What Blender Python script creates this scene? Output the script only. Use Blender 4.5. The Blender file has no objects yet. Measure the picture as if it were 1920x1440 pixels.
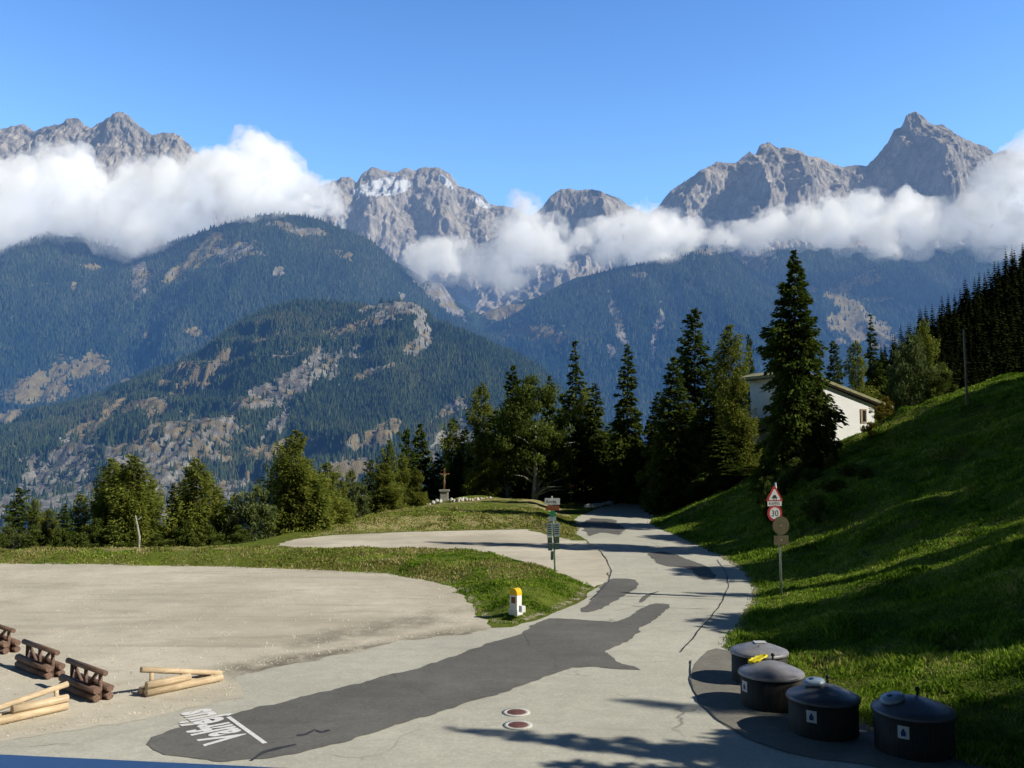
import bpy, bmesh, math, random
import numpy as np
from mathutils import Vector, Matrix
from mathutils.geometry import tessellate_polygon
random.seed(7)
sc = bpy.context.scene
COL = sc.collection
# ------------------------------------------------------------------ camera model
F = 1663.0; CZ = 5.5
PITCH = math.atan(120.0 / F)
cp, sp = math.cos(PITCH), math.sin(PITCH)
def ray(px, py):
    a, b = px - 960.0, 720.0 - py
    return a, F * cp - b * sp, F * sp + b * cp
def G(px, py, z=0.0):
    x, y, zz = ray(px, py); t = (z - CZ) / zz
    return (x * t, y * t)
def P(px, py, Y):
    x, y, zz = ray(px, py); t = Y / y
    return (x * t, Y, CZ + zz * t)
def proj(X, Y, Z):
    Zr = Z - CZ
    d = Y * cp + Zr * sp; u = -Y * sp + Zr * cp
    return 960 + F * X / d, 720 - F * u / d
cam = bpy.data.cameras.new('camera'); cam.sensor_width = 36; cam.lens = 36 * F / 1920
cam.clip_start = 0.05; cam.clip_end = 60000
co = bpy.data.objects.new('camera', cam); COL.objects.link(co)
co.location = (0, 0, CZ); co.rotation_euler = (math.pi / 2 + PITCH, 0, 0); sc.camera = co
# ------------------------------------------------------------------ sun and sky
SUN_EL = math.radians(36); SUN_BACK = math.radians(17)     # from the right, a little behind the viewer
sdir = Vector((math.cos(SUN_EL) * math.cos(SUN_BACK), -math.cos(SUN_EL) * math.sin(SUN_BACK), math.sin(SUN_EL)))
sl = bpy.data.lights.new('sun', 'SUN'); sl.energy = SUN_POWER = 5.0; sl.angle = math.radians(0.5); sl.color = (1.0, 0.945, 0.83)
so = bpy.data.objects.new('sun', sl); COL.objects.link(so); so.rotation_euler = sdir.to_track_quat('Z', 'Y').to_euler()
so.location = (60, -20, 60)
w = bpy.data.worlds.new('World'); sc.world = w; w.use_nodes = True
nt = w.node_tree; nt.nodes.clear()
sky = nt.nodes.new('ShaderNodeTexSky'); sky.sky_type = 'NISHITA'; sky.sun_disc = False
sky.sun_elevation = SUN_EL; sky.sun_rotation = math.pi / 2 + SUN_BACK
sky.altitude = 1500; sky.air_density = 1.0; sky.dust_density = 0.3; sky.ozone_density = 2.0
bg = nt.nodes.new('ShaderNodeBackground'); bg.inputs[1].default_value = 0.15
wo = nt.nodes.new('ShaderNodeOutputWorld')
tc = nt.nodes.new('ShaderNodeTexCoord'); sx = nt.nodes.new('ShaderNodeSeparateXYZ'); nt.links.new(tc.outputs['Generated'], sx.inputs[0])
cr = nt.nodes.new('ShaderNodeValToRGB'); nt.links.new(sx.outputs[2], cr.inputs[0])      # deep alpine blue darkening to the zenith, overdone there to cut fill light
e = cr.color_ramp.elements; e[0].position = 0.0; e[0].color = (1.0, 1.0, 1.0, 1); e[1].position = 0.95; e[1].color = (0.08, 0.09, 0.10, 1)
for p_, c_ in ((0.30, (0.98, 1.0, 1.0, 1)), (0.46, (0.74, 0.85, 0.95, 1)), (0.58, (0.14, 0.17, 0.20, 1))):
    k_ = e.new(p_); k_.color = c_
vm = nt.nodes.new('ShaderNodeVectorMath'); vm.operation = 'MULTIPLY'; nt.links.new(sky.outputs[0], vm.inputs[0]); nt.links.new(cr.outputs[0], vm.inputs[1])
v2 = nt.nodes.new('ShaderNodeVectorMath'); v2.operation = 'MULTIPLY'; nt.links.new(vm.outputs[0], v2.inputs[0]); v2.inputs[1].default_value = (1.25, 1.65, 1.95)
mr = nt.nodes.new('ShaderNodeMapRange'); nt.links.new(sx.outputs[1], mr.inputs[0]); mr.inputs[1].default_value = -0.2; mr.inputs[2].default_value = 0.72; mr.inputs[3].default_value = 0.12; mr.inputs[4].default_value = 1.0   # sky dimmed beside and behind the view, added to deepen the shadows
v3 = nt.nodes.new('ShaderNodeVectorMath'); v3.operation = 'SCALE'; nt.links.new(v2.outputs[0], v3.inputs[0]); nt.links.new(mr.outputs[0], v3.inputs['Scale'])
nt.links.new(v3.outputs[0], bg.inputs[0]); nt.links.new(bg.outputs[0], wo.inputs[0])
sc.view_settings.view_transform = 'Standard'; sc.view_settings.look = 'None'; sc.view_settings.exposure = 0
sc.render.engine = 'CYCLES'
cy = sc.cycles; cy.use_denoising = True
try: cy.denoiser = 'OPENIMAGEDENOISE'
except Exception: pass
cy.max_bounces = 12; cy.diffuse_bounces = 3; cy.glossy_bounces = 2; cy.transmission_bounces = 3; cy.transparent_max_bounces = 24
cy.volume_bounces = 10; cy.use_adaptive_sampling = True; cy.adaptive_threshold = 0.02
cy.sample_clamp_indirect = 6
# ------------------------------------------------------------------ noise (numpy)
def _hash(ix, iy, iz, seed):
    h = (ix.astype(np.int64) * 374761393 + iy.astype(np.int64) * 668265263 + iz.astype(np.int64) * 2147483647 + seed * 974634777) & 0xffffffff
    h = ((h ^ (h >> 13)) * 1274126177) & 0xffffffff
    h = h ^ (h >> 16)
    return (h & 0xffff) / 65535.0
def vnoise(x, y, z=0.0, seed=0):
    x = np.asarray(x, float); y = np.asarray(y, float) + 0 * x; z = np.asarray(z, float) + 0 * x
    ix, iy, iz = np.floor(x), np.floor(y), np.floor(z)
    fx, fy, fz = x - ix, y - iy, z - iz
    fx = fx * fx * fx * (fx * (fx * 6 - 15) + 10); fy = fy * fy * fy * (fy * (fy * 6 - 15) + 10); fz = fz * fz * (3 - 2 * fz)
    r = 0
    for dx in (0, 1):
        for dy in (0, 1):
            for dz in (0, 1):
                wgt = (fx if dx else 1 - fx) * (fy if dy else 1 - fy) * (fz if dz else 1 - fz)
                r = r + wgt * _hash(ix + dx, iy + dy, iz + dz, seed)
    return r * 2 - 1
def fbm(x, y, z=0.0, oct=5, seed=0, gain=0.5):
    r = 0; a = 1; t = 0; f = 1
    for i in range(oct):
        r = r + a * vnoise(x * f + 13.7 * i, y * f - 7.3 * i, z * f, seed + i); t += a; a *= gain; f *= 2.03
    return r / t
def ridged(x, y, z=0.0, oct=5, seed=0, gain=0.5):
    r = 0; a = 1; t = 0; f = 1
    for i in range(oct):
        n = 1 - np.abs(vnoise(x * f + 5.1 * i, y * f + 9.2 * i, z * f, seed + i)) * 1.8
        r = r + a * n; t += a; a *= gain; f *= 2.07
    return r / t
def sstep(a, b, x):
    t = np.clip((x - a) / (b - a), 0, 1); return t * t * (3 - 2 * t)
# ------------------------------------------------------------------ object helpers
def tag(o, label=None, cat=None, group=None, kind=None):
    if label: o['label'] = label
    if cat: o['category'] = cat
    if group: o['group'] = group
    if kind: o['kind'] = kind
    return o
def empty(name, loc=(0, 0, 0), rz=0.0, label=None, cat=None, group=None):
    o = bpy.data.objects.new(name, None); COL.objects.link(o); o.location = loc; o.rotation_euler = (0, 0, rz)
    o.empty_display_size = 0.3
    return tag(o, label, cat, group)
def link(name, me, mat=None, parent=None, loc=None):
    o = bpy.data.objects.new(name, me); COL.objects.link(o)
    if mat is not None:
        me.materials.clear(); me.materials.append(mat)
    if parent is not None: o.parent = parent
    if loc is not None: o.location = loc
    return o
def mesh_np(name, V, Fc, smooth=False, attrs=None):
    """V (n,3); Fc (m,k) all the same size k"""
    V = np.asarray(V, np.float32); Fc = np.asarray(Fc, np.int32)
    me = bpy.data.meshes.new(name)
    me.vertices.add(len(V)); me.vertices.foreach_set('co', V.ravel())
    m, k = Fc.shape
    me.loops.add(m * k); me.loops.foreach_set('vertex_index', Fc.ravel())
    me.polygons.add(m); me.polygons.foreach_set('loop_start', np.arange(0, m * k, k, dtype=np.int32))
    me.polygons.foreach_set('loop_total', np.full(m, k, np.int32))
    me.polygons.foreach_set('use_smooth', np.full(m, smooth))
    if attrs:
        for an, av in attrs.items():
            av = np.asarray(av, np.float32)
            if av.ndim == 1:
                a = me.attributes.new(an, 'FLOAT', 'POINT'); a.data.foreach_set('value', av)
            else:
                a = me.attributes.new(an, 'FLOAT_COLOR', 'POINT')
                c = np.ones((len(V), 4), np.float32); c[:, :av.shape[1]] = av; a.data.foreach_set('color', c.ravel())
    me.update(calc_edges=True); me.validate()
    return me
def grid_faces(nr, nc):
    i = np.arange(nr * nc).reshape(nr, nc)
    return np.stack([i[:-1, :-1], i[:-1, 1:], i[1:, 1:], i[1:, :-1]], -1).reshape(-1, 4)
class MB:
    """collects simple shapes into ONE mesh"""
    def __init__(s): s.bm = bmesh.new()
    def box(s, c, d, rot=None, bevel=0.0):
        b = bmesh.new(); bmesh.ops.create_cube(b, size=1)
        for v in b.verts: v.co = Vector((v.co.x * d[0], v.co.y * d[1], v.co.z * d[2]))
        if bevel: bmesh.ops.bevel(b, geom=b.edges[:], offset=bevel, segments=2, affect='EDGES', profile=0.6)
        M = Matrix.Translation(Vector(c)) @ (rot.to_4x4() if rot is not None else Matrix.Identity(4))
        b.transform(M); s._add(b); return s
    def _add(s, b):
        me = bpy.data.meshes.new('tmp'); b.to_mesh(me); b.free(); s.bm.from_mesh(me); bpy.data.meshes.remove(me)
    def tube(s, pts, rad, n=10, cap=True, jit=0.0, smooth=True):
        """tapered tube through points"""
        pts = [Vector(p) for p in pts]
        if not hasattr(rad, '__len__'): rad = [rad] * len(pts)
        rings = []; prev = None
        for i, p in enumerate(pts):
            d = (pts[min(i + 1, len(pts) - 1)] - pts[max(i - 1, 0)]).normalized()
            if prev is None:
                a = d.orthogonal().normalized()
            else:
                a = (prev - d * prev.dot(d)).normalized()
            prev = a; b = d.cross(a)
            ring = []
            for k in range(n):
                t = 2 * math.pi * k / n; r = rad[i] * (1 + random.uniform(-jit, jit))
                ring.append(s.bm.verts.new(p + (a * math.cos(t) + b * math.sin(t)) * r))
            rings.append(ring)
        for r0, r1 in zip(rings, rings[1:]):
            for k in range(n):
                f = s.bm.faces.new((r0[k], r0[(k + 1) % n], r1[(k + 1) % n], r1[k])); f.smooth = smooth
        if cap:
            s.bm.faces.new(list(reversed(rings[0]))); s.bm.faces.new(rings[-1])
        return s
    def lathe(s, prof, n=32, c=(0, 0, 0), cap=True):
        rings = []
        for r, z in prof:
            if r < 1e-5: rings.append([s.bm.verts.new((c[0], c[1], c[2] + z))])
            else: rings.append([s.bm.verts.new((c[0] + r * math.cos(2 * math.pi * k / n), c[1] + r * math.sin(2 * math.pi * k / n), c[2] + z)) for k in range(n)])
        for a, b in zip(rings, rings[1:]):
            for k in range(n):
                k2 = (k + 1) % n
                if len(a) == 1 and len(b) == 1: continue
                if len(a) == 1: f = s.bm.faces.new((a[0], b[k2], b[k]))
                elif len(b) == 1: f = s.bm.faces.new((a[k], a[k2], b[0]))
                else: f = s.bm.faces.new((a[k], a[k2], b[k2], b[k]))
                f.smooth = True
        return s
    def prism(s, pts2, z0, z1, M=None):
        M = M or Matrix.Identity(4)
        lo = [s.bm.verts.new(M @ Vector((x, y, z0))) for x, y in pts2]
        hi = [s.bm.verts.new(M @ Vector((x, y, z1))) for x, y in pts2]
        n = len(lo)
        s.bm.faces.new(hi); s.bm.faces.new(list(reversed(lo)))
        for k in range(n): s.bm.faces.new((lo[k], lo[(k + 1) % n], hi[(k + 1) % n], hi[k]))
        return s
    def build(s, name, mat, parent=None, loc=None):
        bmesh.ops.recalc_face_normals(s.bm, faces=s.bm.faces[:])
        me = bpy.data.meshes.new(name); s.bm.to_mesh(me); s.bm.free()
        return link(name, me, mat, parent, loc)
def copy_tree(o, loc, rz, scale=None, label=None, group=None):
    r = o.copy(); COL.objects.link(r); r.location = loc; r.rotation_euler = (0, 0, rz)
    if scale is not None: r.scale = scale
    if label: r['label'] = label
    if group: r['group'] = group
    for ch in list(o.children):
        c = ch.copy(); COL.objects.link(c); c.parent = r
        for g in list(ch.children):
            d = g.copy(); COL.objects.link(d); d.parent = c
    return r
# ------------------------------------------------------------------ material helpers
class NT:
    def __init__(s, name):
        s.m = bpy.data.materials.new(name); s.m.use_nodes = True; s.t = s.m.node_tree; s.t.nodes.clear()
        s.out = s.n('ShaderNodeOutputMaterial')
    def n(s, ty, **kw):
        x = s.t.nodes.new(ty)
        for k, v in kw.items(): setattr(x, k, v)
        return x
    def l(s, a, b): s.t.links.new(a, b)
    def val(s, inp, v):
        if hasattr(v, 'is_output') or isinstance(v, bpy.types.NodeSocket): s.l(v, inp)
        else:
            if isinstance(v, (tuple, list)) and len(v) == 3 and inp.type == 'RGBA': v = (*v, 1)
            inp.default_value = v
    def pos(s, obj=False):
        return s.n('ShaderNodeTexCoord').outputs['Object'] if obj else s.n('ShaderNodeNewGeometry').outputs['Position']
    def map(s, vec, scale=(1, 1, 1), rot=(0, 0, 0)):
        x = s.n('ShaderNodeMapping'); s.l(vec, x.inputs[0]); x.inputs['Scale'].default_value = scale; x.inputs['Rotation'].default_value = rot
        return x.outputs[0]
    def noise(s, vec, scale, detail=4, rough=0.55, dist=0.0):
        x = s.n('ShaderNodeTexNoise'); s.l(vec, x.inputs['Vector']); x.inputs['Scale'].default_value = scale
        x.inputs['Detail'].default_value = detail; x.inputs['Roughness'].default_value = rough; x.inputs['Distortion'].default_value = dist
        return x.outputs[0]
    def vor(s, vec, scale, feature='F1', out=0):
        x = s.n('ShaderNodeTexVoronoi', feature=feature); s.l(vec, x.inputs['Vector']); x.inputs['Scale'].default_value = scale
        return x.outputs[out]
    def ramp(s, fac, stops):
        x = s.n('ShaderNodeValToRGB'); s.l(fac, x.inputs[0]); e = x.color_ramp.elements
        while len(e) < len(stops): e.new(0.5)
        for i, (p, c) in enumerate(stops):
            e[i].position = p; e[i].color = (*c, 1) if len(c) == 3 else c
        return x.outputs[0]
    def rng(s, fac, a, b, c=0.0, d=1.0):
        x = s.n('ShaderNodeMapRange'); s.val(x.inputs[0], fac); x.inputs[1].default_value = a; x.inputs[2].default_value = b
        x.inputs[3].default_value = c; x.inputs[4].default_value = d; return x.outputs[0]
    def mix(s, fac, a, b, mode='MIX'):
        x = s.n('ShaderNodeMix', data_type='RGBA', blend_type=mode); s.val(x.inputs[0], fac); s.val(x.inputs[6], a); s.val(x.inputs[7], b); return x.outputs[2]
    def math(s, op, a, b=0.0, c=0.0):
        x = s.n('ShaderNodeMath', operation=op); s.val(x.inputs[0], a); s.val(x.inputs[1], b); s.val(x.inputs[2], c); return x.outputs[0]
    def attr(s, name, out=0): return s.n('ShaderNodeAttribute', attribute_name=name).outputs[out]
    def bump(s, h, strength=0.5, dist=0.02):
        x = s.n('ShaderNodeBump'); s.l(h, x.inputs['Height']); x.inputs['Strength'].default_value = strength; x.inputs['Distance'].default_value = dist
        return x.outputs[0]
    def bsdf(s, col, rough=0.8, metal=0.0, spec=0.3, normal=None, **kw):
        x = s.n('ShaderNodeBsdfPrincipled'); s.val(x.inputs['Base Color'], col); s.val(x.inputs['Roughness'], rough)
        x.inputs['Metallic'].default_value = metal; x.inputs['Specular IOR Level'].default_value = spec
        if normal is not None: s.l(normal, x.inputs['Normal'])
        return x.outputs[0]
    def done(s, sh): s.l(sh, s.out.inputs[0]); return s.m
def simple(name, col, rough=0.6, metal=0.0, var=0.15, scale=8.0, bump=0.0, spec=0.3):
    t = NT(name); p = t.pos(True); n = t.noise(p, scale, 5)
    c = t.mix(t.rng(n, 0.3, 0.7), tuple(v * (1 - var) for v in col), tuple(min(1, v * (1 + var)) for v in col))
    nm = t.bump(n, bump, 0.02) if bump else None
    return t.done(t.bsdf(c, rough, metal, spec, nm))
# ================================================================== far mountains
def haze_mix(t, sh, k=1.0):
    """aerial perspective of the valley air: painted as a blue surface glow that grows with distance"""
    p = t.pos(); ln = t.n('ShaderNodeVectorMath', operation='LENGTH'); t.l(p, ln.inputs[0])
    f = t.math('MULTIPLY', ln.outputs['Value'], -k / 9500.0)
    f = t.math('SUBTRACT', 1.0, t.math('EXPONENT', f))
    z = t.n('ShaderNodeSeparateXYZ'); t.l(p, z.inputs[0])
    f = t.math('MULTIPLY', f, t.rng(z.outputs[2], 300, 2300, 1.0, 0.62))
    e = t.n('ShaderNodeEmission'); t.l(t.mix(t.rng(z.outputs[2], 400, 2000), (0.085, 0.225, 0.54), (0.23, 0.37, 0.66)), e.inputs[0]); e.inputs[1].default_value = 1.0  # bluish glow mixed into the surface in place of airborne haze
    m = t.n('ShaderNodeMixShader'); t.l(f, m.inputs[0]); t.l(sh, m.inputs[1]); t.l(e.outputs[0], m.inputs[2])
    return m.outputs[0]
def mountain_mat(name, rockA, rockB, grass, forest, s=1.0, bstr=0.8, hz=1.0):
    t = NT(name); p = t.pos()
    ps = t.map(p, (1, 1, 0.35))
    n1 = t.noise(ps, 0.012 * s, 8, 0.65); n2 = t.noise(ps, 0.05 * s, 6, 0.7); n3 = t.noise(p, 0.0022 * s, 4, 0.6)
    rock = t.mix(t.rng(n2, 0.35, 0.68), rockA, rockB)
    rock = t.mix(t.rng(n1, 0.38, 0.62), rock, tuple(0.55 * c for c in rockA))
    gr = t.mix(t.rng(n1, 0.35, 0.65), grass, tuple(0.62 * c for c in grass))
    cov = t.n('ShaderNodeSeparateColor'); t.l(t.attr('cov'), cov.inputs[0])
    c = t.mix(t.rng(t.math('ADD', cov.outputs[1], t.math('MULTIPLY', t.math('SUBTRACT', n2, 0.5), 1.2)), 0.42, 0.58), rock, gr)
    fo = t.mix(t.rng(n2, 0.35, 0.65), forest, tuple(1.7 * v for v in forest))
    fm = t.rng(t.math('ADD', cov.outputs[0], t.math('MULTIPLY', t.math('SUBTRACT', n2, 0.5), 1.3)), 0.44, 0.56)
    c = t.mix(fm, c, fo)
    sm = t.rng(t.math('ADD', cov.outputs[2], t.math('MULTIPLY', t.math('SUBTRACT', n2, 0.5), 0.5)), 0.47, 0.53)
    c = t.mix(sm, c, (0.93, 0.94, 0.96))
    h = t.math('ADD', t.math('MULTIPLY', n1, 1.0), t.math('MULTIPLY', n2, 0.35))
    b = t.n('ShaderNodeBump'); t.l(h, b.inputs['Height']); b.inputs['Strength'].default_value = bstr; b.inputs['Distance'].default_value = 60.0 / s
    sh = t.bsdf(c, 0.95, 0, 0.05, b.outputs[0])
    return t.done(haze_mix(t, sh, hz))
def mountain(name, skyl, D, base, Yb, mat, nu=400, nv=140, amp=100, lam=500, jit=2.0, pexp=1.0, seed=1, cov=None, back=500, spurs=(), sjit=0.02, label=None, cliff=0.0, rough=0.35):
    skyl = np.array(skyl, float)
    pxs = np.linspace(skyl[0, 0], skyl[-1, 0], nu)
    jy = fbm(pxs * sjit, 0 * pxs, oct=5, seed=seed, gain=0.6) * jit
    pys = np.interp(pxs, skyl[:, 0], skyl[:, 1]) + jy
    if np.isscalar(base): bpy_ = np.full(nu, float(base))
    else:
        base = np.array(base, float); bpy_ = np.interp(pxs, base[:, 0], base[:, 1])
    Du = D * (1 + 0.05 * fbm(pxs * 0.004, 0 * pxs, seed=seed + 9, oct=3))
    def PP(px, py, Y):
        a = px - 960.0; b = 720.0 - py
        yy = F * cp - b * sp; t = Y / yy
        return a * t, CZ + (F * sp + b * cp) * t
    Xr, Zr = PP(pxs, pys, Du); Xb, Zb = PP(pxs, bpy_, np.full(nu, float(Yb)))
    tb = np.linspace(-0.25, 0, 8)[:-1]; tt = np.concatenate([tb, np.linspace(0, 1, nv) ** 1.1])
    T = tt[:, None]; 
    X = Xr[None, :] * np.ones_like(T); 
    Y = Du[None, :] - (Du[None, :] - Yb) * T
    Z = np.where(T >= 0, Zr[None, :] - (Zr - Zb)[None, :] * np.clip(T, 0, 1) ** pexp, Zr[None, :] + (T * 4) * (Zr - Zb)[None, :] * 0.8)
    Y = np.where(T < 0, Du[None, :] - T * 4 * back, Y)
    # spurs and gullies
    wx = X + 0.35 * lam * fbm(X / lam / 1.5, Y / lam / 1.5, seed=seed + 31, oct=3)
    r = ridged(wx / lam, Y / lam * 0.45, Z / lam * 0.25, oct=6, seed=seed, gain=0.55) - 0.55
    env = sstep(0.0, 0.16, T) * (1 - 0.3 * sstep(0.8, 1, T))
    small = fbm(X / lam * 6, Y / lam * 6, Z / lam * 4, oct=4, seed=seed + 5, gain=0.6)
    crag = ridged(X / lam * 5, Y / lam * 2.5, Z / lam * 3.0, oct=4, seed=seed + 3, gain=0.6) - 0.5
    hh = r * amp * env + (small * 0.22 + crag * 0.30) * amp * (0.25 + 0.75 * sstep(0, 0.04, np.abs(T))) * rough
    px_, py_ = proj(X, Y, Z)
    for (x0, y0, x1, y1, wd, a) in spurs:         # a buttress running from one point of the face to another
        L = math.hypot(x1 - x0, y1 - y0); ux, uy = (x1 - x0) / L, (y1 - y0) / L
        s = (px_ - x0) * ux + (py_ - y0) * uy; q = (px_ - x0) * uy * -1 + (py_ - y0) * ux
        q = q + 8 * fbm(px_ * 0.02, py_ * 0.02, seed=seed + 77, oct=3)
        hh = hh + a * np.clip(1 - np.abs(q) / wd, 0, 1) * sstep(0.0, 0.4 * L, s) * (1 - sstep(0.8 * L, 1.1 * L, s))
    Z = Z + hh * (0.30 + 0.35 * sstep(0.1, 0.4, T)); Y = Y - hh * 1.0
    if cliff:
        st = fbm(X / 300, Y / 300, seed=seed + 60, oct=3)
        zz = Z / cliff + st; Z = Z - (zz - np.floor(zz) - 0.5 - (sstep(0.35, 0.65, zz - np.floor(zz)) - 0.5)) * cliff * 0.8 * env * sstep(-0.2, 0.3, st)
    px_, py_ = proj(X, Y, Z)
    C = np.zeros(X.shape + (3,)); 
    if cov: cov(px_, py_, X, Y, Z, T + 0 * X, C)
    V = np.stack([X, Y, Z], -1).reshape(-1, 3)
    me = mesh_np(name, V, grid_faces(*X.shape)[:, ::-1], True, {'cov': C.reshape(-1, 3)})
    o = link(name, me, mat); tag(o, label, None, None, 'structure')
    return o, V.reshape(X.shape + (3,)), C
def blob(px, py, cx, cy_, rx, ry, ang=0, seed=3, rough=0.6):
    a = math.radians(ang); dx = px - cx; dy = py - cy_; rx = rx * 1.12; ry = ry * 1.15
    u = (dx * math.cos(a) + dy * math.sin(a)) / rx; v = (-dx * math.sin(a) + dy * math.cos(a)) / ry
    n = fbm(px * 0.035, py * 0.05, seed=seed, oct=5, gain=0.65) * rough * 1.25
    return 1 - sstep(0.45, 1.25, np.sqrt(u * u + v * v) + n)
ROCK = dict(rockA=(0.27, 0.26, 0.26), rockB=(0.46, 0.42, 0.38))
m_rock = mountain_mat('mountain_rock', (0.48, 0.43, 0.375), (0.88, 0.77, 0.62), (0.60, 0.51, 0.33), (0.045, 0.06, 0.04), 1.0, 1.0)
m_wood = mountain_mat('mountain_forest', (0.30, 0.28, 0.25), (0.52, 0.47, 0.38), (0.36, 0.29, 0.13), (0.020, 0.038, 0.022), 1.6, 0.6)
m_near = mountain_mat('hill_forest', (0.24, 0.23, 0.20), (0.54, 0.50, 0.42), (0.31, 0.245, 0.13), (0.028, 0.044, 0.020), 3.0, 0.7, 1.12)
def cov_rock(hi=0.0, snow=()):
    def f(px, py, X, Y, Z, T, C):
        C[..., 1] = 0.25 + 0.35 * fbm(X / 700, Y / 700, Z / 500, seed=41) + hi * sstep(0.3, 0.7, T)
        C[..., 0] = sstep(0.55, 0.95, T + 0.3 * fbm(X / 400, Y / 400, seed=42)) * 0.8
        for s in snow: C[..., 2] = np.maximum(C[..., 2], blob(px, py, *s, seed=51, rough=0.35))
    return f
def cov_wood(tan=(), fb=0.85, lvl=0.0, top=0.0):
    def f(px, py, X, Y, Z, T, C):
        n = fbm(X / 260, Y / 260, Z / 200, seed=61, oct=5)
        C[..., 0] = fb + 0.5 * n - 0.9 * sstep(0.42, 0.62, n + lvl)
        C[..., 1] = 0.5 + 0.9 * fbm(X / 190, Y / 190, Z / 90, seed=67, oct=4)
        for b in tan:
            k = blob(px, py, *b[:5], seed=int(b[0]) % 97, rough=0.75) * (b[6] if len(b) > 6 else 1.0)
            k = np.clip(k * 1.15 - 0.35 * np.clip(fbm(px * 0.11 + py * 0.04, py * 0.16, seed=int(b[1]) % 91, oct=3, gain=0.7) + 0.15, 0, 1) * 1.6, 0, 1)
            C[..., 0] = C[..., 0] * (1 - k)
            C[..., 1] = C[..., 1] * (1 - k) + k * np.clip(b[5] + 0.9 * fbm(px * 0.06, py * 0.08, seed=17), 0, 1)
        C[..., 0] = C[..., 0] - top * (1 - sstep(0.05, 0.3, T))
    return f
def treeline_soft(C): pass
# left high ridge
mountain('mountain', [(-260, 300), (-120, 262), (-40, 240), (0, 243), (20, 236), (45, 234), (62, 246), (85, 238), (110, 232), (128, 222), (148, 221), (160, 236), (172, 240), (183, 232), (200, 222), (215, 212), (232, 208), (246, 220), (262, 238), (285, 252), (300, 250), (330, 250), (345, 262), (362, 280), (420, 330), (520, 380), (640, 400)],
    7600, 560, 6000, m_rock, 520, 150, amp=150, lam=520, rough=1.15, jit=5, seed=11, cov=cov_rock(0.1), sjit=0.06, label='jagged grey rock ridge above the clouds at the upper left')
# massif with the snowfield
mountain('mountain', [(480, 400), (590, 352), (640, 334), (655, 332), (668, 342), (678, 326), (695, 314), (722, 320), (745, 325), (760, 314), (778, 320), (800, 312), (822, 313), (845, 328), (860, 348), (880, 354), (905, 366), (925, 386), (960, 388), (1000, 410), (1100, 440), (1240, 470)],
    9800, 640, 7600, m_rock, 460, 150, amp=200, lam=800, rough=1.15, jit=3, seed=23, cov=cov_rock(0.0, [(722, 350, 52, 19, -6), (688, 357, 26, 10, -8), (837, 342, 18, 6, 45), (896, 376, 18, 6, 45), (912, 386, 13, 5, 10)]), sjit=0.07,
    spurs=[(770, 322, 700, 400, 26, 130), (800, 320, 850, 470, 40, 160), (700, 330, 690, 440, 30, 120)], label='grey rocky massif with a small snowfield near its summit')
# dark dome
mountain('mountain', [(900, 460), (1000, 400), (1018, 386), (1030, 370), (1050, 356), (1066, 351), (1085, 357), (1110, 355), (1130, 360), (1155, 374), (1175, 384), (1210, 400), (1260, 430), (1400, 470), (1500, 500)],
    8200, 640, 6600, m_rock, 360, 130, amp=120, lam=420, rough=1.15, jit=3, seed=37, cov=cov_rock(0.35), sjit=0.08, spurs=[(1120, 362, 1140, 480, 60, 260), (1190, 400, 1200, 480, 30, 120)], label='dark rounded rock dome rising between two clouds', pexp=0.75)
# right peaks
mountain('mountain', [(1160, 470), (1230, 390), (1258, 360), (1275, 350), (1300, 338), (1325, 318), (1345, 302), (1362, 306), (1378, 309), (1398, 290), (1406, 282), (1416, 292), (1424, 272), (1440, 266), (1462, 277), (1478, 274), (1490, 280), (1508, 293), (1540, 296), (1562, 308), (1580, 314), (1600, 310), (1625, 311), (1645, 292), (1664, 268), (1676, 245), (1690, 238), (1700, 215), (1717, 207), (1730, 216), (1745, 236), (1765, 236), (1790, 250), (1815, 262), (1830, 272), (1850, 275), (1865, 286), (1890, 281), (1912, 290), (1960, 275), (2060, 300), (2200, 330)],
    6600, 640, 5000, m_rock, 620, 170, amp=110, lam=430, rough=1.15, jit=3.5, seed=52, cov=cov_rock(0.05), sjit=0.09,
    spurs=[(1406, 284, 1432, 440, 55, 230), (1345, 304, 1262, 400, 34, 120), (1722, 230, 1780, 400, 60, 150), (1480, 276, 1520, 380, 40, 120), (1640, 300, 1700, 400, 30, 100)], label='pointed grey summits rising above the clouds at the upper right')
# wooded slope behind, left
_, LV, LC = mountain('mountain', [(-300, 440), (0, 470), (90, 438), (170, 450), (260, 480), (330, 452), (400, 428), (440, 415), (480, 406), (520, 401), (560, 404), (600, 413), (640, 428), (690, 448), (715, 466), (740, 492), (790, 545), (830, 580), (880, 610), (940, 640), (1040, 690), (1160, 760)],
    4700, 930, 2900, m_wood, 520, 190, amp=110, lam=520, jit=2.5, seed=71,
    cov=cov_wood([(440, 470, 45, 17, -12, 0.4), (360, 490, 60, 14, -40, 0.8), (262, 520, 14, 40, 5, 0.3), (520, 505, 12, 10, 0, .5), (150, 690, 60, 22, -5, 1.0), (60, 740, 70, 24, -8, 1.0), (100, 700, 50, 12, -15, 1.0), (20, 780, 50, 14, 0, 1), (360, 622, 24, 7, 15, 1), (245, 715, 30, 7, 0, 1), (560, 430, 50, 10, 10, .6, .7), (640, 475, 30, 9, 20, .8, .6), (170, 500, 20, 6, 10, 1), (138, 535, 6, 9, 0, .5)], 0.9, 0.08), label='blue wooded mountainside under the clouds at the left')
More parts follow.
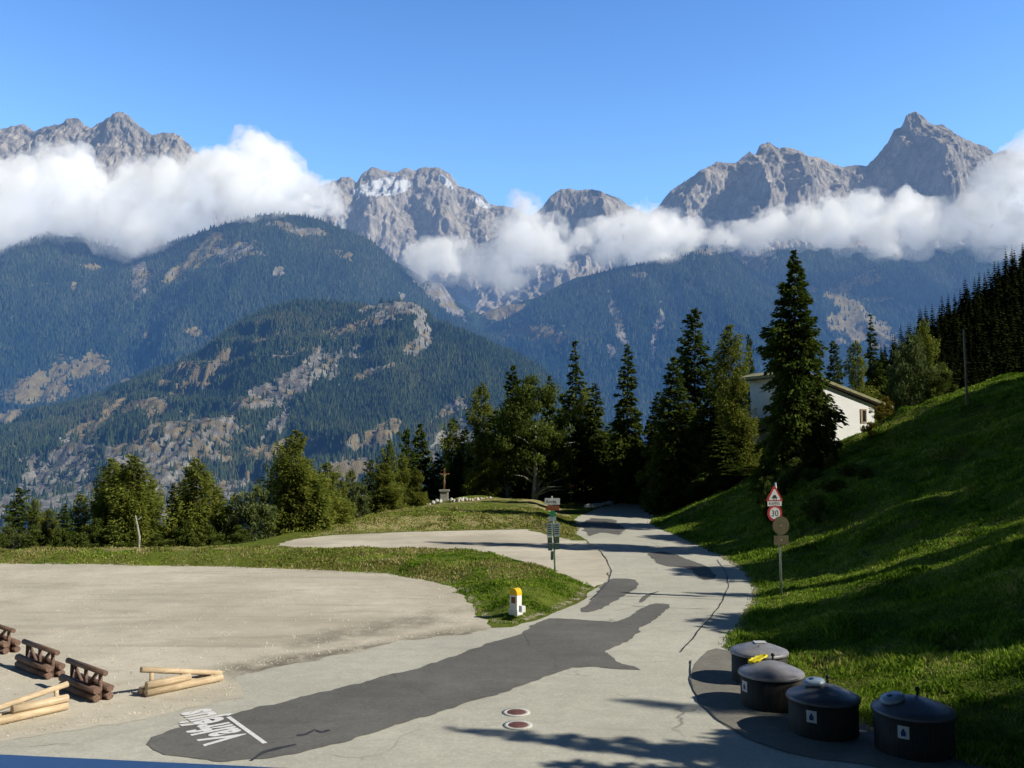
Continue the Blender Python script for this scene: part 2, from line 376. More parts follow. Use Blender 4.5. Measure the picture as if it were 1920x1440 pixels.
# saddle and slopes at the back of the valley
mountain('mountain', [(700, 470), (760, 500), (810, 530), (828, 530), (850, 560), (900, 590), (940, 575), (1000, 560), (1080, 520), (1200, 500), (1400, 500)],
    5600, 720, 4600, m_wood, 300, 120, amp=120, lam=420, jit=3, seed=83, cov=cov_wood([(830, 545, 24, 30, 60, 0.2), (850, 580, 40, 12, 40, .3), (950, 585, 60, 16, -8, 1.0), (900, 560, 50, 10, 10, 1.0)], 0.75, 0.1), label='far wooded valley head with a pale rock spur')
_, MV, MC = mountain('mountain', [(820, 690), (880, 640), (930, 606), (970, 585), (1010, 560), (1060, 540), (1110, 515), (1170, 500), (1230, 488), (1290, 478), (1320, 462), (1350, 468), (1400, 500), (1450, 540), (1500, 570), (1540, 600), (1700, 680), (1900, 760)],
    4900, 980, 2900, m_wood, 420, 190, amp=100, lam=420, jit=2.5, seed=91,
    cov=cov_wood([(945, 632, 24, 14, -10, 1.0), (1010, 620, 50, 20, 0, 0.9), (1040, 640, 24, 12, 0, .9), (1160, 600, 10, 40, -18, 0.1), (1165, 630, 7, 40, -10, 0.1), (1228, 640, 7, 50, 8, 0.1), (1240, 600, 6, 24, 10, .1), (1145, 655, 8, 12, -30, .1), (1200, 515, 16, 6, 0, .5), (1320, 455, 30, 30, 60, 0.3)], 1.0, -0.08), label='blue wooded mountainside with pale rock gullies behind the spruces')
_, RV, RC = mountain('mountain', [(1250, 440), (1400, 490), (1440, 470), (1500, 462), (1600, 465), (1700, 470), (1800, 462), (1900, 440), (2000, 430), (2200, 420)],
    5600, 900, 3600, m_wood, 420, 190, amp=110, lam=560, jit=2.5, seed=103,
    cov=cov_wood([(1565, 545, 44, 14, -5, 1.0), (1612, 523, 34, 12, -10, 0.9), (1600, 575, 30, 16, 10, 1.0), (1590, 600, 55, 24, 0, 1.0), (1620, 620, 50, 24, 15, 1.0), (1570, 640, 30, 10, 0, 1.0), (1420, 490, 24, 30, 50, 0.3), (1650, 640, 34, 12, 0, 1), (1655, 560, 22, 6, 0, 1)], 1.0, -0.12), label='blue wooded mountainside with tan clearings below the long cloud')
# the nearer hill with cliffs
hill, HV, HC = mountain('hill', [(-300, 900), (-60, 850), (0, 812), (60, 788), (120, 760), (180, 742), (235, 728), (262, 708), (300, 692), (350, 672), (385, 655), (405, 640), (440, 612), (470, 592), (505, 577), (560, 565), (610, 566), (660, 570), (700, 572), (715, 566), (745, 563), (775, 566), (800, 582), (812, 600), (840, 608), (880, 626), (940, 650), (1000, 680), (1030, 705), (1060, 730), (1120, 780), (1200, 850), (1300, 930)],
    2300, [(-300, 1180), (200, 1120), (1300, 1120)], 1150, m_near, 620, 260, amp=46, lam=210, jit=3, seed=123, sjit=0.06, back=400, cliff=55,
    cov=cov_wood([(745, 580, 62, 20, 0, 0.2), (690, 605, 40, 14, -25, 0.5), (790, 610, 18, 40, 0, 0.3), (640, 620, 50, 10, -15, 1), (600, 690, 85, 24, -28, 0.1), (520, 735, 75, 24, -25, 0.2), (560, 700, 60, 20, -35, .3), (455, 760, 40, 12, -30, .7), (400, 810, 75, 22, -8, 0.6), (300, 815, 110, 20, -22, 0.7), (340, 850, 90, 34, -10, 0.4), (230, 760, 52, 18, 0, 1.0), (285, 768, 40, 20, 0, 1.0), (380, 710, 60, 16, -28, 1.0), (330, 700, 40, 12, -20, 1), (180, 800, 60, 14, -25, 1.0), (120, 840, 60, 18, -40, 0.5), (160, 900, 130, 60, 10, 0.1, .75), (60, 930, 90, 40, -20, 0.1, .7), (520, 840, 60, 16, -10, 1.0), (610, 850, 50, 12, -25, 1.0), (330, 920, 130, 30, 0, 0.3, .7), (660, 880, 60, 22, -8, 0.8), (700, 815, 50, 14, -25, 0.8), (840, 770, 36, 12, -30, 0.8), (860, 762, 26, 9, 0, 0.1), (780, 650, 30, 12, -20, 0.4), (690, 700, 50, 8, -20, .6), (650, 960, 40, 40, 0, .3), (490, 640, 60, 8, -20, .9, .6), (560, 660, 40, 8, -10, .8, .7), (420, 920, 60, 22, -20, .5), (845, 830, 50, 30, -30, .2), (520, 790, 40, 14, -60, .1, .8)], 1.0, 0.16), label='nearer wooded hill with pale cliffs in the middle of the valley')
# ------------------------------------------------------------------ far woods: every tree of the hill as a small cone, one mass nobody could count
def woods(name, V, C, n, h, mat, seed, thr=0.45, label=None, tmax=0.95):
    rs = np.random.RandomState(seed); nr, nc = V.shape[:2]
    e1 = V[1:, :-1] - V[:-1, :-1]; e2 = V[:-1, 1:] - V[:-1, :-1]
    area = np.linalg.norm(np.cross(e1, e2), axis=-1); area[:7] *= 0.0
    f = C[:-1, :-1, 0]; dens = np.clip((f - thr) * 4 + 0.2 * (f > 0.15), 0, 1) + 0.10
    w_ = (area * dens).ravel(); idx = rs.choice(len(w_), n, p=w_ / w_.sum())
    i, j = idx // (nc - 1), idx % (nc - 1); a, b = rs.rand(n, 1), rs.rand(n, 1)
    Pn = V[i, j] + e1[i, j] * a + e2[i, j] * b
    H = h * (0.5 + 0.75 * rs.rand(n)); R = H * (0.17 + 0.09 * rs.rand(n)); k = 5
    ang = np.linspace(0, 2 * np.pi, k, endpoint=False)[None, :] + rs.rand(n, 1) * 6
    ring = np.stack([Pn[:, None, 0] + R[:, None] * np.cos(ang) * (0.7 + 0.6 * rs.rand(n, k)), Pn[:, None, 1] + R[:, None] * np.sin(ang), Pn[:, None, 2] + 0 * ang - 0.1 * H[:, None]], -1)
    apex = Pn + np.stack([0 * H, 0 * H, H], -1)
    Vv = np.concatenate([ring, apex[:, None]], 1).reshape(-1, 3)
    o = np.arange(n)[:, None] * (k + 1)
    Fs = np.stack([np.stack([o[:, 0] + q, o[:, 0] + (q + 1) % k, o[:, 0] + k], -1) for q in range(k)], 1).reshape(-1, 3)
    tint = np.repeat(np.clip(0.62 * rs.rand(n) + 0.25 + 0.5 * fbm(Pn[:, 0] / 120, Pn[:, 1] / 120, seed=seed, oct=3), 0, 1), k + 1)
    me = mesh_np(name, Vv, Fs, False, {'tint': tint})
    return tag(link(name, me, mat), label, 'woods', None, 'stuff')
t = NT('far_conifer'); sh = t.bsdf(t.ramp(t.attr('tint', 2), [(0, (0.018, 0.034, 0.017)), (0.5, (0.045, 0.070, 0.028)), (0.85, (0.095, 0.115, 0.040)), (1, (0.10, 0.09, 0.04))]), 0.95, 0, 0.05)
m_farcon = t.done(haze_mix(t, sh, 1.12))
woods('woods', HV, HC, 90000, 12.5, m_farcon, 5, label='dark conifer woods covering the nearer hill and its ledges')
woods('woods', LV, LC, 60000, 24, m_farcon, 6, label='conifer woods on the blue mountainside at the left')
woods('woods', MV, MC, 45000, 24, m_farcon, 7, label='conifer woods on the blue mountainside in the middle')
woods('woods', RV, RC, 30000, 26, m_farcon, 8, label='conifer woods on the blue mountainside at the right')
# ================================================================== clouds: lumpy bodies of scattering vapour with a faint added glow
def cloud_mat(name, dens, noisy=False):
    t = NT(name)
    v = t.n('ShaderNodeVolumePrincipled'); v.inputs['Color'].default_value = (0.985, 0.988, 0.995, 1)
    v.inputs['Density'].default_value = dens; v.inputs['Anisotropy'].default_value = 0.0
    v.inputs['Emission Strength'].default_value = 0.085 * dens; v.inputs['Emission Color'].default_value = (0.93, 0.96, 1.0, 1)  # faint glow added to whiten the cloud where scattering falls short
    if noisy:
        p = t.pos(); n = t.noise(p, 0.011, 6, 0.65)
        d = t.rng(n, 0.44, 0.66, 0.0, dens * 2.4); t.l(d, v.inputs['Density'])
    t.l(v.outputs[0], t.out.inputs['Volume']); return t.m
m_cloud = cloud_mat('cloud_vapour', 0.0105); m_wisp = cloud_mat('cloud_wisp', 0.0058, True)
def cloud(puffs, D, seed, label, vox=14.0, squash=0.8, dens=1.0):
    rs = random.Random(seed); bm = bmesh.new(); bw = bmesh.new()
    def ball(b, c, r, sub=2):
        bmesh.ops.create_icosphere(b, subdivisions=sub, radius=1.0, matrix=Matrix.Translation(c) @ Matrix.Diagonal((r, r * squash, r * 0.92, 1)))
    for (px, py, r) in puffs:
        Yd = D + rs.uniform(-60, 60); c = Vector(P(px, py, Yd)); R = r * Yd / F
        ball(bm, c, R * 0.80)
        ball(bw, c + Vector((rs.uniform(-.2, .2), 0, rs.uniform(-.2, .15))) * R, R * 1.34)
        for k in range(16):
            a = rs.uniform(0, 2 * math.pi); e = rs.uniform(-0.5, 1.2)
            d = Vector((math.cos(a) * math.cos(e), math.sin(a) * math.cos(e) * squash, math.sin(e)))
            q = R * rs.uniform(0.22, 0.42); c2 = c + d * R * rs.uniform(0.72, 0.92); ball(bm, c2, q)
            if k < 9:
                for j in range(3):
                    a2 = rs.uniform(0, 2 * math.pi); e2 = rs.uniform(-0.3, 1.4)
                    d2 = Vector((math.cos(a2) * math.cos(e2), math.sin(a2) * math.cos(e2), math.sin(e2)))
                    ball(bm, c2 + d2 * q * 0.85, q * rs.uniform(0.3, 0.5), 1)
        for k in range(5):
            a = rs.uniform(0, 2 * math.pi); ball(bw, c + Vector((math.cos(a), 0, math.sin(a) * 0.8)) * R * rs.uniform(0.8, 1.1), R * rs.uniform(0.25, 0.45))
    root = None
    for nm, b, m_, vx, st in (('cloud', bm, m_cloud, vox * 0.8, 46), ('wisp', bw, m_wisp, vox * 1.8, 90)):
        me = bpy.data.meshes.new(nm); b.to_mesh(me); b.free()
        o = bpy.data.objects.new(nm, me); COL.objects.link(o)
        md = o.modifiers.new('r', 'REMESH'); md.mode = 'VOXEL'; md.voxel_size = vx; md.use_smooth_shade = True
        dg = bpy.context.evaluated_depsgraph_get(); me2 = bpy.data.meshes.new_from_object(o.evaluated_get(dg)); me2.name = nm
        bpy.data.objects.remove(o); bpy.data.meshes.remove(me)
        n = len(me2.vertices); co_ = np.empty(n * 3, np.float32); me2.vertices.foreach_get('co', co_); co_ = co_.reshape(-1, 3)
        nn = np.empty(n * 3, np.float32); me2.vertices.foreach_get('normal', nn); nn = nn.reshape(-1, 3)
        d = fbm(co_[:, 0] / 120, co_[:, 1] / 120, co_[:, 2] / 120, oct=5, seed=seed, gain=0.62) + 0.25 - 0.6 * np.abs(fbm(co_[:, 0] / 55, co_[:, 1] / 55, co_[:, 2] / 55, oct=3, seed=seed + 8))
        co_ = co_ + nn * (d * st)[:, None]
        me2.vertices.foreach_set('co', co_.astype(np.float32).ravel()); me2.update()
        o = link(nm, me2, m_, root)
        if root is None: root = tag(o, label, 'cloud', 'clouds drifting in front of the mountains')
    return root
cloud([(-70, 400, 90), (15, 385, 72), (60, 350, 55), (110, 335, 58), (150, 312, 38), (90, 420, 55), (160, 385, 62), (225, 405, 68), (245, 345, 34), (300, 350, 52), (270, 430, 46), (330, 405, 60), (375, 360, 62), (400, 325, 42), (440, 335, 60), (482, 283, 36), (500, 320, 55), (465, 370, 62), (522, 290, 20), (530, 345, 46), (572, 345, 26), (250, 462, 24), (10, 440, 42), (-60, 460, 50)], 4650, 3, 'largest white cloud bank lying across the slopes at the upper left')
cloud([(600, 365, 26), (620, 350, 16), (590, 395, 24), (630, 395, 16), (560, 380, 30), (640, 420, 14)], 5000, 5, 'small ragged cloud between the big cloud bank and the snowfield massif', vox=11)
cloud([(985, 398, 26), (975, 435, 36), (1005, 455, 40), (960, 478, 40), (1034, 480, 28), (928, 500, 42), (955, 530, 26), (880, 488, 34), (825, 482, 36), (782, 490, 26), (1072, 470, 18), (1090, 450, 20), (845, 500, 24), (860, 458, 16), (1050, 495, 18)], 4750, 7, 'white cloud with a tall peak hanging over the head of the valley', vox=12)
cloud([(1130, 430, 28), (1160, 450, 38), (1205, 440, 42), (1258, 440, 40), (1200, 482, 30), (1240, 480, 32), (1136, 478, 26), (1300, 440, 32), (1340, 440, 26), (1195, 396, 12), (1370, 450, 18)], 4800, 9, 'ragged white cloud below the dark rounded rock dome', vox=12)
cloud([(1430, 432, 28), (1470, 425, 34), (1520, 428, 38), (1578, 415, 42), (1620, 385, 34), (1640, 430, 44), (1700, 405, 42), (1692, 372, 22), (1720, 440, 38), (1780, 420, 44), (1830, 395, 46), (1868, 355, 44), (1900, 325, 42), (1960, 350, 80), (1880, 430, 45), (1950, 430, 55), (1570, 450, 28), (1660, 466, 22), (1400, 440, 22), (1385, 428, 18), (1415, 450, 22)], 4900, 13, 'long white cloud bank lying below the pointed summits at the right')
# ================================================================== the near ground
def sd_poly(X, Y, poly):
    """signed distance to polygon, positive inside"""
    X = np.asarray(X, float); Y = np.asarray(Y, float); d = np.full(X.shape, 1e18); ins = np.zeros(X.shape, bool)
    n = len(poly)
    for i in range(n):
        x0, y0 = poly[i]; x1, y1 = poly[(i + 1) % n]
        ex, ey = x1 - x0, y1 - y0; L = ex * ex + ey * ey + 1e-12
        t = np.clip(((X - x0) * ex + (Y - y0) * ey) / L, 0, 1)
        d = np.minimum(d, (X - x0 - t * ex) ** 2 + (Y - y0 - t * ey) ** 2)
        c = ((y0 <= Y) != (y1 <= Y)) & (X < x0 + (Y - y0) * ex / (ey if ey else 1e-12)); ins ^= c
    return np.sqrt(d) * np.where(ins, 1, -1)
def GP(pts): return [G(*p) for p in pts]
BASE_Y = np.array([-20, 5, 10, 13, 15.3, 17, 20.6, 25, 26.8, 29.8, 32.8, 36, 39.9, 46.4, 55.1, 64.9, 75, 91, 110, 140, 400])
BASE_X = np.array([14, 11, 9.6, 8.8, 8.1, 7.1, 6.5, 5.7, 6.35, 7.55, 8.6, 9.5, 10.2, 10.5, 10.2, 9.8, 11.9, 15.4, 26, 60, 300])
DROP_X = np.array([-300, -60, -27.8, -19, -15.6, -13.7, -8.6, -3, 5.4, 14, 24, 40, 60, 300])
DROP_Y = np.array([30, 44, 48.5, 48.5, 51.5, 63, 80, 85.5, 92, 104, 112, 122, 150, 220])
ISL = GP([(1112, 1100), (1078, 1085), (1030, 1066), (960, 1050), (900, 1041), (780, 1036), (640, 1037), (500, 1034)]) + [(-19, 47.2), (-30, 46.5), (-60, 42), (-60, 39)] + GP([(-60, 1058), (0, 1058), (150, 1059), (300, 1062), (450, 1065), (600, 1070), (720, 1077), (800, 1088), (850, 1100), (872, 1118), (884, 1135), (900, 1158), (925, 1168), (960, 1171), (1000, 1160), (1050, 1142), (1090, 1124)])
BERM2 = GP([(500, 1028), (560, 1008), (640, 1000), (760, 996), (880, 993), (985, 991), (1040, 1003), (1075, 1012), (1090, 985), (1062, 962), (1050, 948), (900, 950), (780, 957), (640, 980)])
def tree_mound(X, Y): return 1.3 * np.exp(-(((X + 4.5) / 5.5) ** 2 + ((Y - 86) / 4.0) ** 2))
def hgt(X, Y):
    X = np.asarray(X, float); Y = np.asarray(Y, float)
    x0 = np.interp(Y, BASE_Y, BASE_X); s = np.clip(X - x0, 0, None)
    k = np.interp(Y, [10, 20, 28, 41, 50, 58], [0.24, 0.26, 0.30, 0.35, 0.44, 0.50])
    lo = k * s * s / (s + 1.6)
    up = 5.6 + 0.256 * X - 0.0627 * Y - np.where(Y < 58, 0.021 * Y * ((Y - 58) / 30.0) ** 2, 0.0022 * (Y - 58) ** 1.0 * 3)
    up = np.minimum(up, 22 + 0.02 * X) - 0.12 * np.clip(Y - 62, 0, 60)
    up = np.maximum(up, 2.5); m_ = 1.1
    z = -m_ * np.log(np.exp(-np.clip(lo, -40, 60) / m_) + np.exp(-np.clip(up, -40, 60) / m_)) + m_ * np.log1p(np.exp(-up / m_))
    z = np.where(s > 0, z, 0) 
    bump = fbm(X / 6, Y / 6, seed=201, oct=3) * 0.7 + fbm(X / 1.8, Y / 1.8, seed=202, oct=3) * 0.22
    z = z + bump * sstep(0.5, 6, s)
    isl = sd_poly(X, Y, ISL); z = z + np.where(isl > 0, 0.42 * sstep(0.1, 1.6, isl) + 0.10 * fbm(X / 1.2, Y / 1.2, seed=205) * sstep(0.1, 0.8, isl), 0)
    b2 = sd_poly(X, Y, BERM2); z = z + np.where(b2 > 0, 0.75 * sstep(0.2, 3.2, b2) + 0.12 * fbm(X / 1.4, Y / 1.4, seed=206) * sstep(0.2, 1, b2), 0)
    t = np.clip(Y - np.interp(X, DROP_X, DROP_Y), 0, None)
    z = z + 0.8 * np.clip(tree_mound(X, Y), 0, 2) * (1 - sstep(3, 9, t))
    z = z - 0.62 * t * t / (t + 9) * (1 - 0.0 * X) + fbm(X / 18, Y / 18, seed=208, oct=4) * 3 * sstep(5, 40, t)
    return z
def pick(px, py, zoff=0.0):
    """the point of the near ground seen at this place"""
    x, y, zz = ray(px, py); t = np.linspace(8 / y, 160 / y, 6000)
    d = CZ + zz * t - hgt(x * t, y * t) - zoff
    i = np.argmax(d < 0)
    if d[i] >= 0: return None
    return (float(x * t[i]), float(y * t[i]), float(hgt(x * t[i], y * t[i])))
def hz(x, y): return float(hgt(np.array([x]), np.array([y]))[0])
# ---- materials
def ground_mat():
    t = NT('meadow_ground'); p = t.pos()
    n1 = t.noise(p, 0.35, 6, 0.6); n2 = t.noise(p, 3.0, 6, 0.7); n3 = t.noise(p, 22, 4, 0.7); n4 = t.noise(p, 0.9, 5, 0.7)
    g = t.mix(t.rng(n2, 0.35, 0.65), (0.085, 0.120, 0.018), (0.19, 0.235, 0.040))
    g = t.mix(t.rng(n1, 0.50, 0.66), g, (0.15, 0.145, 0.045))
    g = t.mix(t.rng(n3, 0.55, 0.75, 0, 0.6), g, (0.03, 0.05, 0.012))
    dirt = t.mix(t.rng(n2, 0.3, 0.7), (0.30, 0.255, 0.17), (0.52, 0.46, 0.36))
    dry = t.mix(t.rng(n3, 0.35, 0.65), (0.24, 0.215, 0.075), (0.44, 0.38, 0.20))
    a = t.n('ShaderNodeSeparateColor'); t.l(t.attr('gnd'), a.inputs[0])
    j = t.math('MULTIPLY', t.math('SUBTRACT', n4, 0.5), 1.4); j2 = t.math('MULTIPLY', t.math('SUBTRACT', n2, 0.5), 1.2)
    c = t.mix(t.rng(t.math('ADD', a.outputs[1], j), 0.35, 0.65), g, dry)
    c = t.mix(t.rng(t.math('ADD', a.outputs[0], j2), 0.42, 0.58), c, dirt)
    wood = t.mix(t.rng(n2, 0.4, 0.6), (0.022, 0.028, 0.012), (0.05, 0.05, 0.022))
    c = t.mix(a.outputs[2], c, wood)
    h = t.math('ADD', n2, t.math('MULTIPLY', n3, 0.5))
    return t.done(t.bsdf(c, 0.95, 0, 0.05, t.bump(h, 0.9, 0.12)))
def asphalt_mat(name, ca, cb, streak=0.0, crack=0.5, spec=0.25):
    t = NT(name); p = t.pos(); n1 = t.noise(p, 0.22, 5, 0.6); n2 = t.noise(p, 2.2, 5, 0.65); n3 = t.noise(p, 60, 3, 0.8); nn = t.noise(p, 14, 3, .7)
    c = t.mix(t.rng(n1, 0.34, 0.66), ca, cb)
    c = t.mix(t.rng(n2, 0.38, 0.66, 0, 0.42), c, tuple(0.70 * v for v in ca)); nq = t.noise(p, 0.75, 7, 0.72, 0.8); c = t.mix(t.rng(nq, 0.50, 0.66, 0, 0.34), c, tuple(0.62 * v for v in ca))
    n8 = t.noise(p, 9, 4, 0.8); c = t.mix(t.rng(n8, 0.35, 0.68, 0, 0.38), c, tuple(0.60 * v for v in ca)); c = t.mix(t.rng(nn, 0.5, 0.75, 0, 0.5), c, tuple(min(1, 1.25 * v) for v in cb))
    c = t.mix(t.rng(n3, 0.3, 0.7, 0, 0.5), c, tuple(0.66 * v for v in ca))
    wv = t.n('ShaderNodeVectorMath', operation='ADD'); q = t.n('ShaderNodeTexNoise'); q.inputs['Scale'].default_value = 0.8; q.inputs['Detail'].default_value = 5; t.l(p, q.inputs['Vector'])
    t.l(p, wv.inputs[0]); t.l(q.outputs[1], wv.inputs[1])
    v = t.vor(wv.outputs[0], 0.22, 'DISTANCE_TO_EDGE')
    ck = t.math('MULTIPLY', t.rng(v, 0.0, 0.010, 1, 0), t.rng(t.noise(p, 0.3, 3), 0.5, 0.6))
    c = t.mix(t.math('MULTIPLY', ck, crack), c, (0.04, 0.04, 0.04))
    if streak:
        s = t.noise(t.map(p, (0.35, 1.6, 1), (0, 0, 0.5)), 0.8, 5, 0.7); c = t.mix(t.rng(s, 0.52, 0.72, 0, streak), c, tuple(0.55 * v for v in ca))
    h = t.math('SUBTRACT', t.math('ADD', n3, t.math('MULTIPLY', n2, 0.4)), ck)
    return t.done(t.bsdf(c, 0.85, 0, spec, t.bump(h, 0.35, 0.01)))
def gravel_mat():
    t = NT('gravel'); p = t.pos(); n1 = t.noise(p, 0.16, 5, 0.6); n2 = t.noise(p, 1.6, 6, 0.7); n3 = t.noise(p, 35, 3, 0.8)
    c = t.mix(t.rng(n1, 0.38, 0.62), (0.54, 0.495, 0.39), (0.78, 0.72, 0.59))
    c = t.mix(t.rng(n2, 0.45, 0.75, 0, 0.5), c, (0.44, 0.395, 0.31))
    s = t.noise(t.map(p, (0.25, 1.5, 1), (0, 0, -0.15)), 0.7, 5, 0.65, 0.6); c = t.mix(t.rng(s, 0.54, 0.70, 0, 0.55), c, (0.33, 0.295, 0.23))
    s2 = t.noise(t.map(p, (0.2, 1.0, 1), (0, 0, 0.35)), 0.5, 6, 0.65, 1.0); c = t.mix(t.rng(s2, 0.58, 0.66, 0, 0.35), c, (0.36, 0.33, 0.28))
    v = t.vor(p, 7.0, 'F1'); c = t.mix(t.math('MULTIPLY', t.rng(v, 0.06, 0.12, 0.5, 0), t.rng(n1, 0.5, 0.6)), c, (0.66, 0.61, 0.52))
    for (a, b, w_, st) in (((425, 1260), (905, 1180), 0.9, 0.85), ((540, 1212), (840, 1160), 1.1, 0.6), ((430, 1268), (640, 1232), 1.3, 0.6), ((600, 1190), (880, 1140), 0.8, 0.4)):
        (x0, y0), (x1, y1) = G(*a), G(*b); L = math.hypot(x1 - x0, y1 - y0); nx, ny = -(y1 - y0) / L, (x1 - x0) / L
        d = t.n('ShaderNodeVectorMath', operation='DOT_PRODUCT'); t.l(p, d.inputs[0]); d.inputs[1].default_value = (nx, ny, 0)
        e = t.n('ShaderNodeVectorMath', operation='DOT_PRODUCT'); t.l(p, e.inputs[0]); e.inputs[1].default_value = ((x1 - x0) / L, (y1 - y0) / L, 0)
        e0 = (x0 * (x1 - x0) + y0 * (y1 - y0)) / L
        q = t.math('ABSOLUTE', t.math('ADD', t.math('SUBTRACT', d.outputs['Value'], x0 * nx + y0 * ny), t.math('MULTIPLY', t.math('SUBTRACT', t.noise(p, 0.6, 5, 0.7), 0.5), 1.6)))
        g = t.math('MULTIPLY', t.rng(q, w_ * 0.1, w_, st, 0), t.math('MULTIPLY', t.rng(e.outputs['Value'], e0 - 0.5, e0 + 0.5), t.rng(e.outputs['Value'], e0 + L - 0.5, e0 + L + 0.5, 1, 0)))
        c = t.mix(t.math('MULTIPLY', g, t.rng(n2, 0.35, 0.55, 0.2, 1)), c, (0.13, 0.115, 0.09))
    c = t.mix(t.rng(n3, 0.3, 0.75, 0, 0.55), c, (0.36, 0.325, 0.26))
    return t.done(t.bsdf(c, 0.95, 0, 0.05, t.bump(t.math('ADD', n3, n2), 0.5, 0.02)))
m_ground = ground_mat()
m_road = asphalt_mat('weathered_asphalt', (0.55, 0.535, 0.445), (0.72, 0.70, 0.59), 0.30, 0.6)
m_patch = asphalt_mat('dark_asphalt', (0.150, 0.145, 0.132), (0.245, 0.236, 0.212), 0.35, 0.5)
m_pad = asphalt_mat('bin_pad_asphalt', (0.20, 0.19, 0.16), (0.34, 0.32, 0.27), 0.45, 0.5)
m_gravel = gravel_mat()
m_tar = simple('tar_seal', (0.045, 0.043, 0.04), 0.55, var=0.3, scale=3, spec=0.3)
# ---- the sheet of ground
xs = np.unique(np.concatenate([np.linspace(-900, -60, 40), np.linspace(-60, -34, 40), np.arange(-34, 34, 0.28), np.linspace(34, 130, 170), np.linspace(130, 900, 60)]))
ys = np.unique(np.concatenate([np.linspace(-60, 6, 14), np.arange(6, 60, 0.28), np.linspace(60, 125, 170), np.linspace(125, 300, 90), np.linspace(300, 1400, 40)]))
XX, YY = np.meshgrid(xs, ys); ZZ = hgt(XX, YY)
s_ = XX - np.interp(YY, BASE_Y, BASE_X); t_ = YY - np.interp(XX, DROP_X, DROP_Y)
isl = sd_poly(XX, YY, ISL); b2 = sd_poly(XX, YY, BERM2)
gd = np.zeros(XX.shape + (3,))
dry = 0.9 * np.exp(-((YY - 44.8) / 2.4) ** 2) * (XX < -2) * sstep(-2, -6, XX) if False else 0.95 * np.clip(1 - np.abs(YY - 45.6) / 3.2, 0, 1) * (1 - sstep(-6, 0, XX))
gd[..., 1] = np.where(isl > -1, 0.8 * dry + 0.3 * (1 - sstep(0.2, 1.2, isl)), 0.1)
gd[..., 1] = np.where(b2 > 0, 0.62 - 0.3 * sstep(2, 5, b2), gd[..., 1])
gd[..., 0] = np.where((isl > 0), 0.55 * (1 - sstep(0.1, 0.9, isl)), 0) + np.where(b2 > 0, 0.34 - 0.1 * sstep(2, 5, b2), 0) + np.where(s_ > 0, 0.75 * (1 - sstep(0.0, 0.9, s_)), 0)
gd[..., 0] += np.where((isl > 0) & (XX < -2), 0.35 * np.clip(1 - np.abs(YY - 45.6) / 2.6, 0, 1), 0)
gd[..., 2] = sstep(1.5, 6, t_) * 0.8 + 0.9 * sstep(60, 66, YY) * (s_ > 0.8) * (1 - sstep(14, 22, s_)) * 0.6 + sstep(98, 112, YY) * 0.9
gd = np.clip(gd, 0, 1)
me = mesh_np('ground', np.stack([XX, YY, ZZ], -1).reshape(-1, 3), grid_faces(*XX.shape), True, {'gnd': gd.reshape(-1, 3)})
tag(link('ground', me, m_ground), 'grassy ground with banks, rising to the right and falling into the valley', None, None, 'structure')
# deep valley floor behind the edge
me = mesh_np('valley_floor', [(-16000, -3000, -760), (16000, -3000, -760), (16000, 30000, -760), (-16000, 30000, -760)], [(0, 1, 2, 3)])
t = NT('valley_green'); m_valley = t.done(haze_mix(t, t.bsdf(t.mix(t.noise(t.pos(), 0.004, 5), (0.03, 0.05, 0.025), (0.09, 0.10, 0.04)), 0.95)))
tag(link('valley_floor', me, m_valley), None, None, None, 'structure')
# ---- flat sheets lying on the level ground
def wob(poly, amp, seed, step=0.25, wl=1.1):
    out = []; n = len(poly); acc = 0
    for i in range(n):
        x0, y0 = poly[i]; x1, y1 = poly[(i + 1) % n]; L = math.hypot(x1 - x0, y1 - y0); k = max(1, int(L / step)); k = min(k, 400)
        nx, ny = (y1 - y0) / max(L, 1e-6), -(x1 - x0) / max(L, 1e-6)
        for j in range(k):
            f = j / k; x = x0 + (x1 - x0) * f; y = y0 + (y1 - y0) * f
            d = amp * float(fbm(np.array([x / wl]), np.array([y / wl]), seed=seed, oct=4, gain=0.6)[0]) * (1 if k > 1 else 0)
            out.append((x + nx * d, y + ny * d))
    return out
def smooth_poly(p, it=2):
    for _ in range(it):
        q = []
        for i in range(len(p)):
            a, b = p[i], p[(i + 1) % len(p)]
            q += [(a[0] * .75 + b[0] * .25, a[1] * .75 + b[1] * .25), (a[0] * .25 + b[0] * .75, a[1] * .25 + b[1] * .75)]
        p = q
    return p
def sheet(name, poly, z, mat, label, kind='structure', cat=None, parent=None, skirt=0.0):
    tri = tessellate_polygon([[Vector((x, y, 0)) for x, y in poly]])
    V = [(x, y, z) for x, y in poly]; me = bpy.data.meshes.new(name); me.from_pydata(V, [], [tuple(t_) for t_ in tri]); me.update()
    bm = bmesh.new(); bm.from_mesh(me); bmesh.ops.recalc_face_normals(bm, faces=bm.faces[:])
    if bm.faces and sum(f.normal.z for f in bm.faces) < 0: bmesh.ops.reverse_faces(bm, faces=bm.faces[:])
    bm.to_mesh(me); bm.free()
    return tag(link(name, me, mat, parent), label, cat, None, kind)
edge = [(BASE_X[i] + 0.12, BASE_Y[i]) for i in range(2, 18)]
roadp = [(11.0, 4)] + edge + GP([(1238, 937), (1170, 942), (1125, 952), (1085, 968), (1064, 985), (1072, 998), (1100, 1012)]) + GP([(1128, 1035), (1146, 1062), (1142, 1090), (1112, 1104), (1092, 1126), (1050, 1145), (1000, 1164), (960, 1176), (900, 1180)]) + [(-4, 26.5), (-14, 20.5), (-40, 19.8), (-40, 4)]
sheet('road', wob(roadp, 0.18, 301), 0.008, m_road, 'pale weathered asphalt road curving away between the bank and the slope')
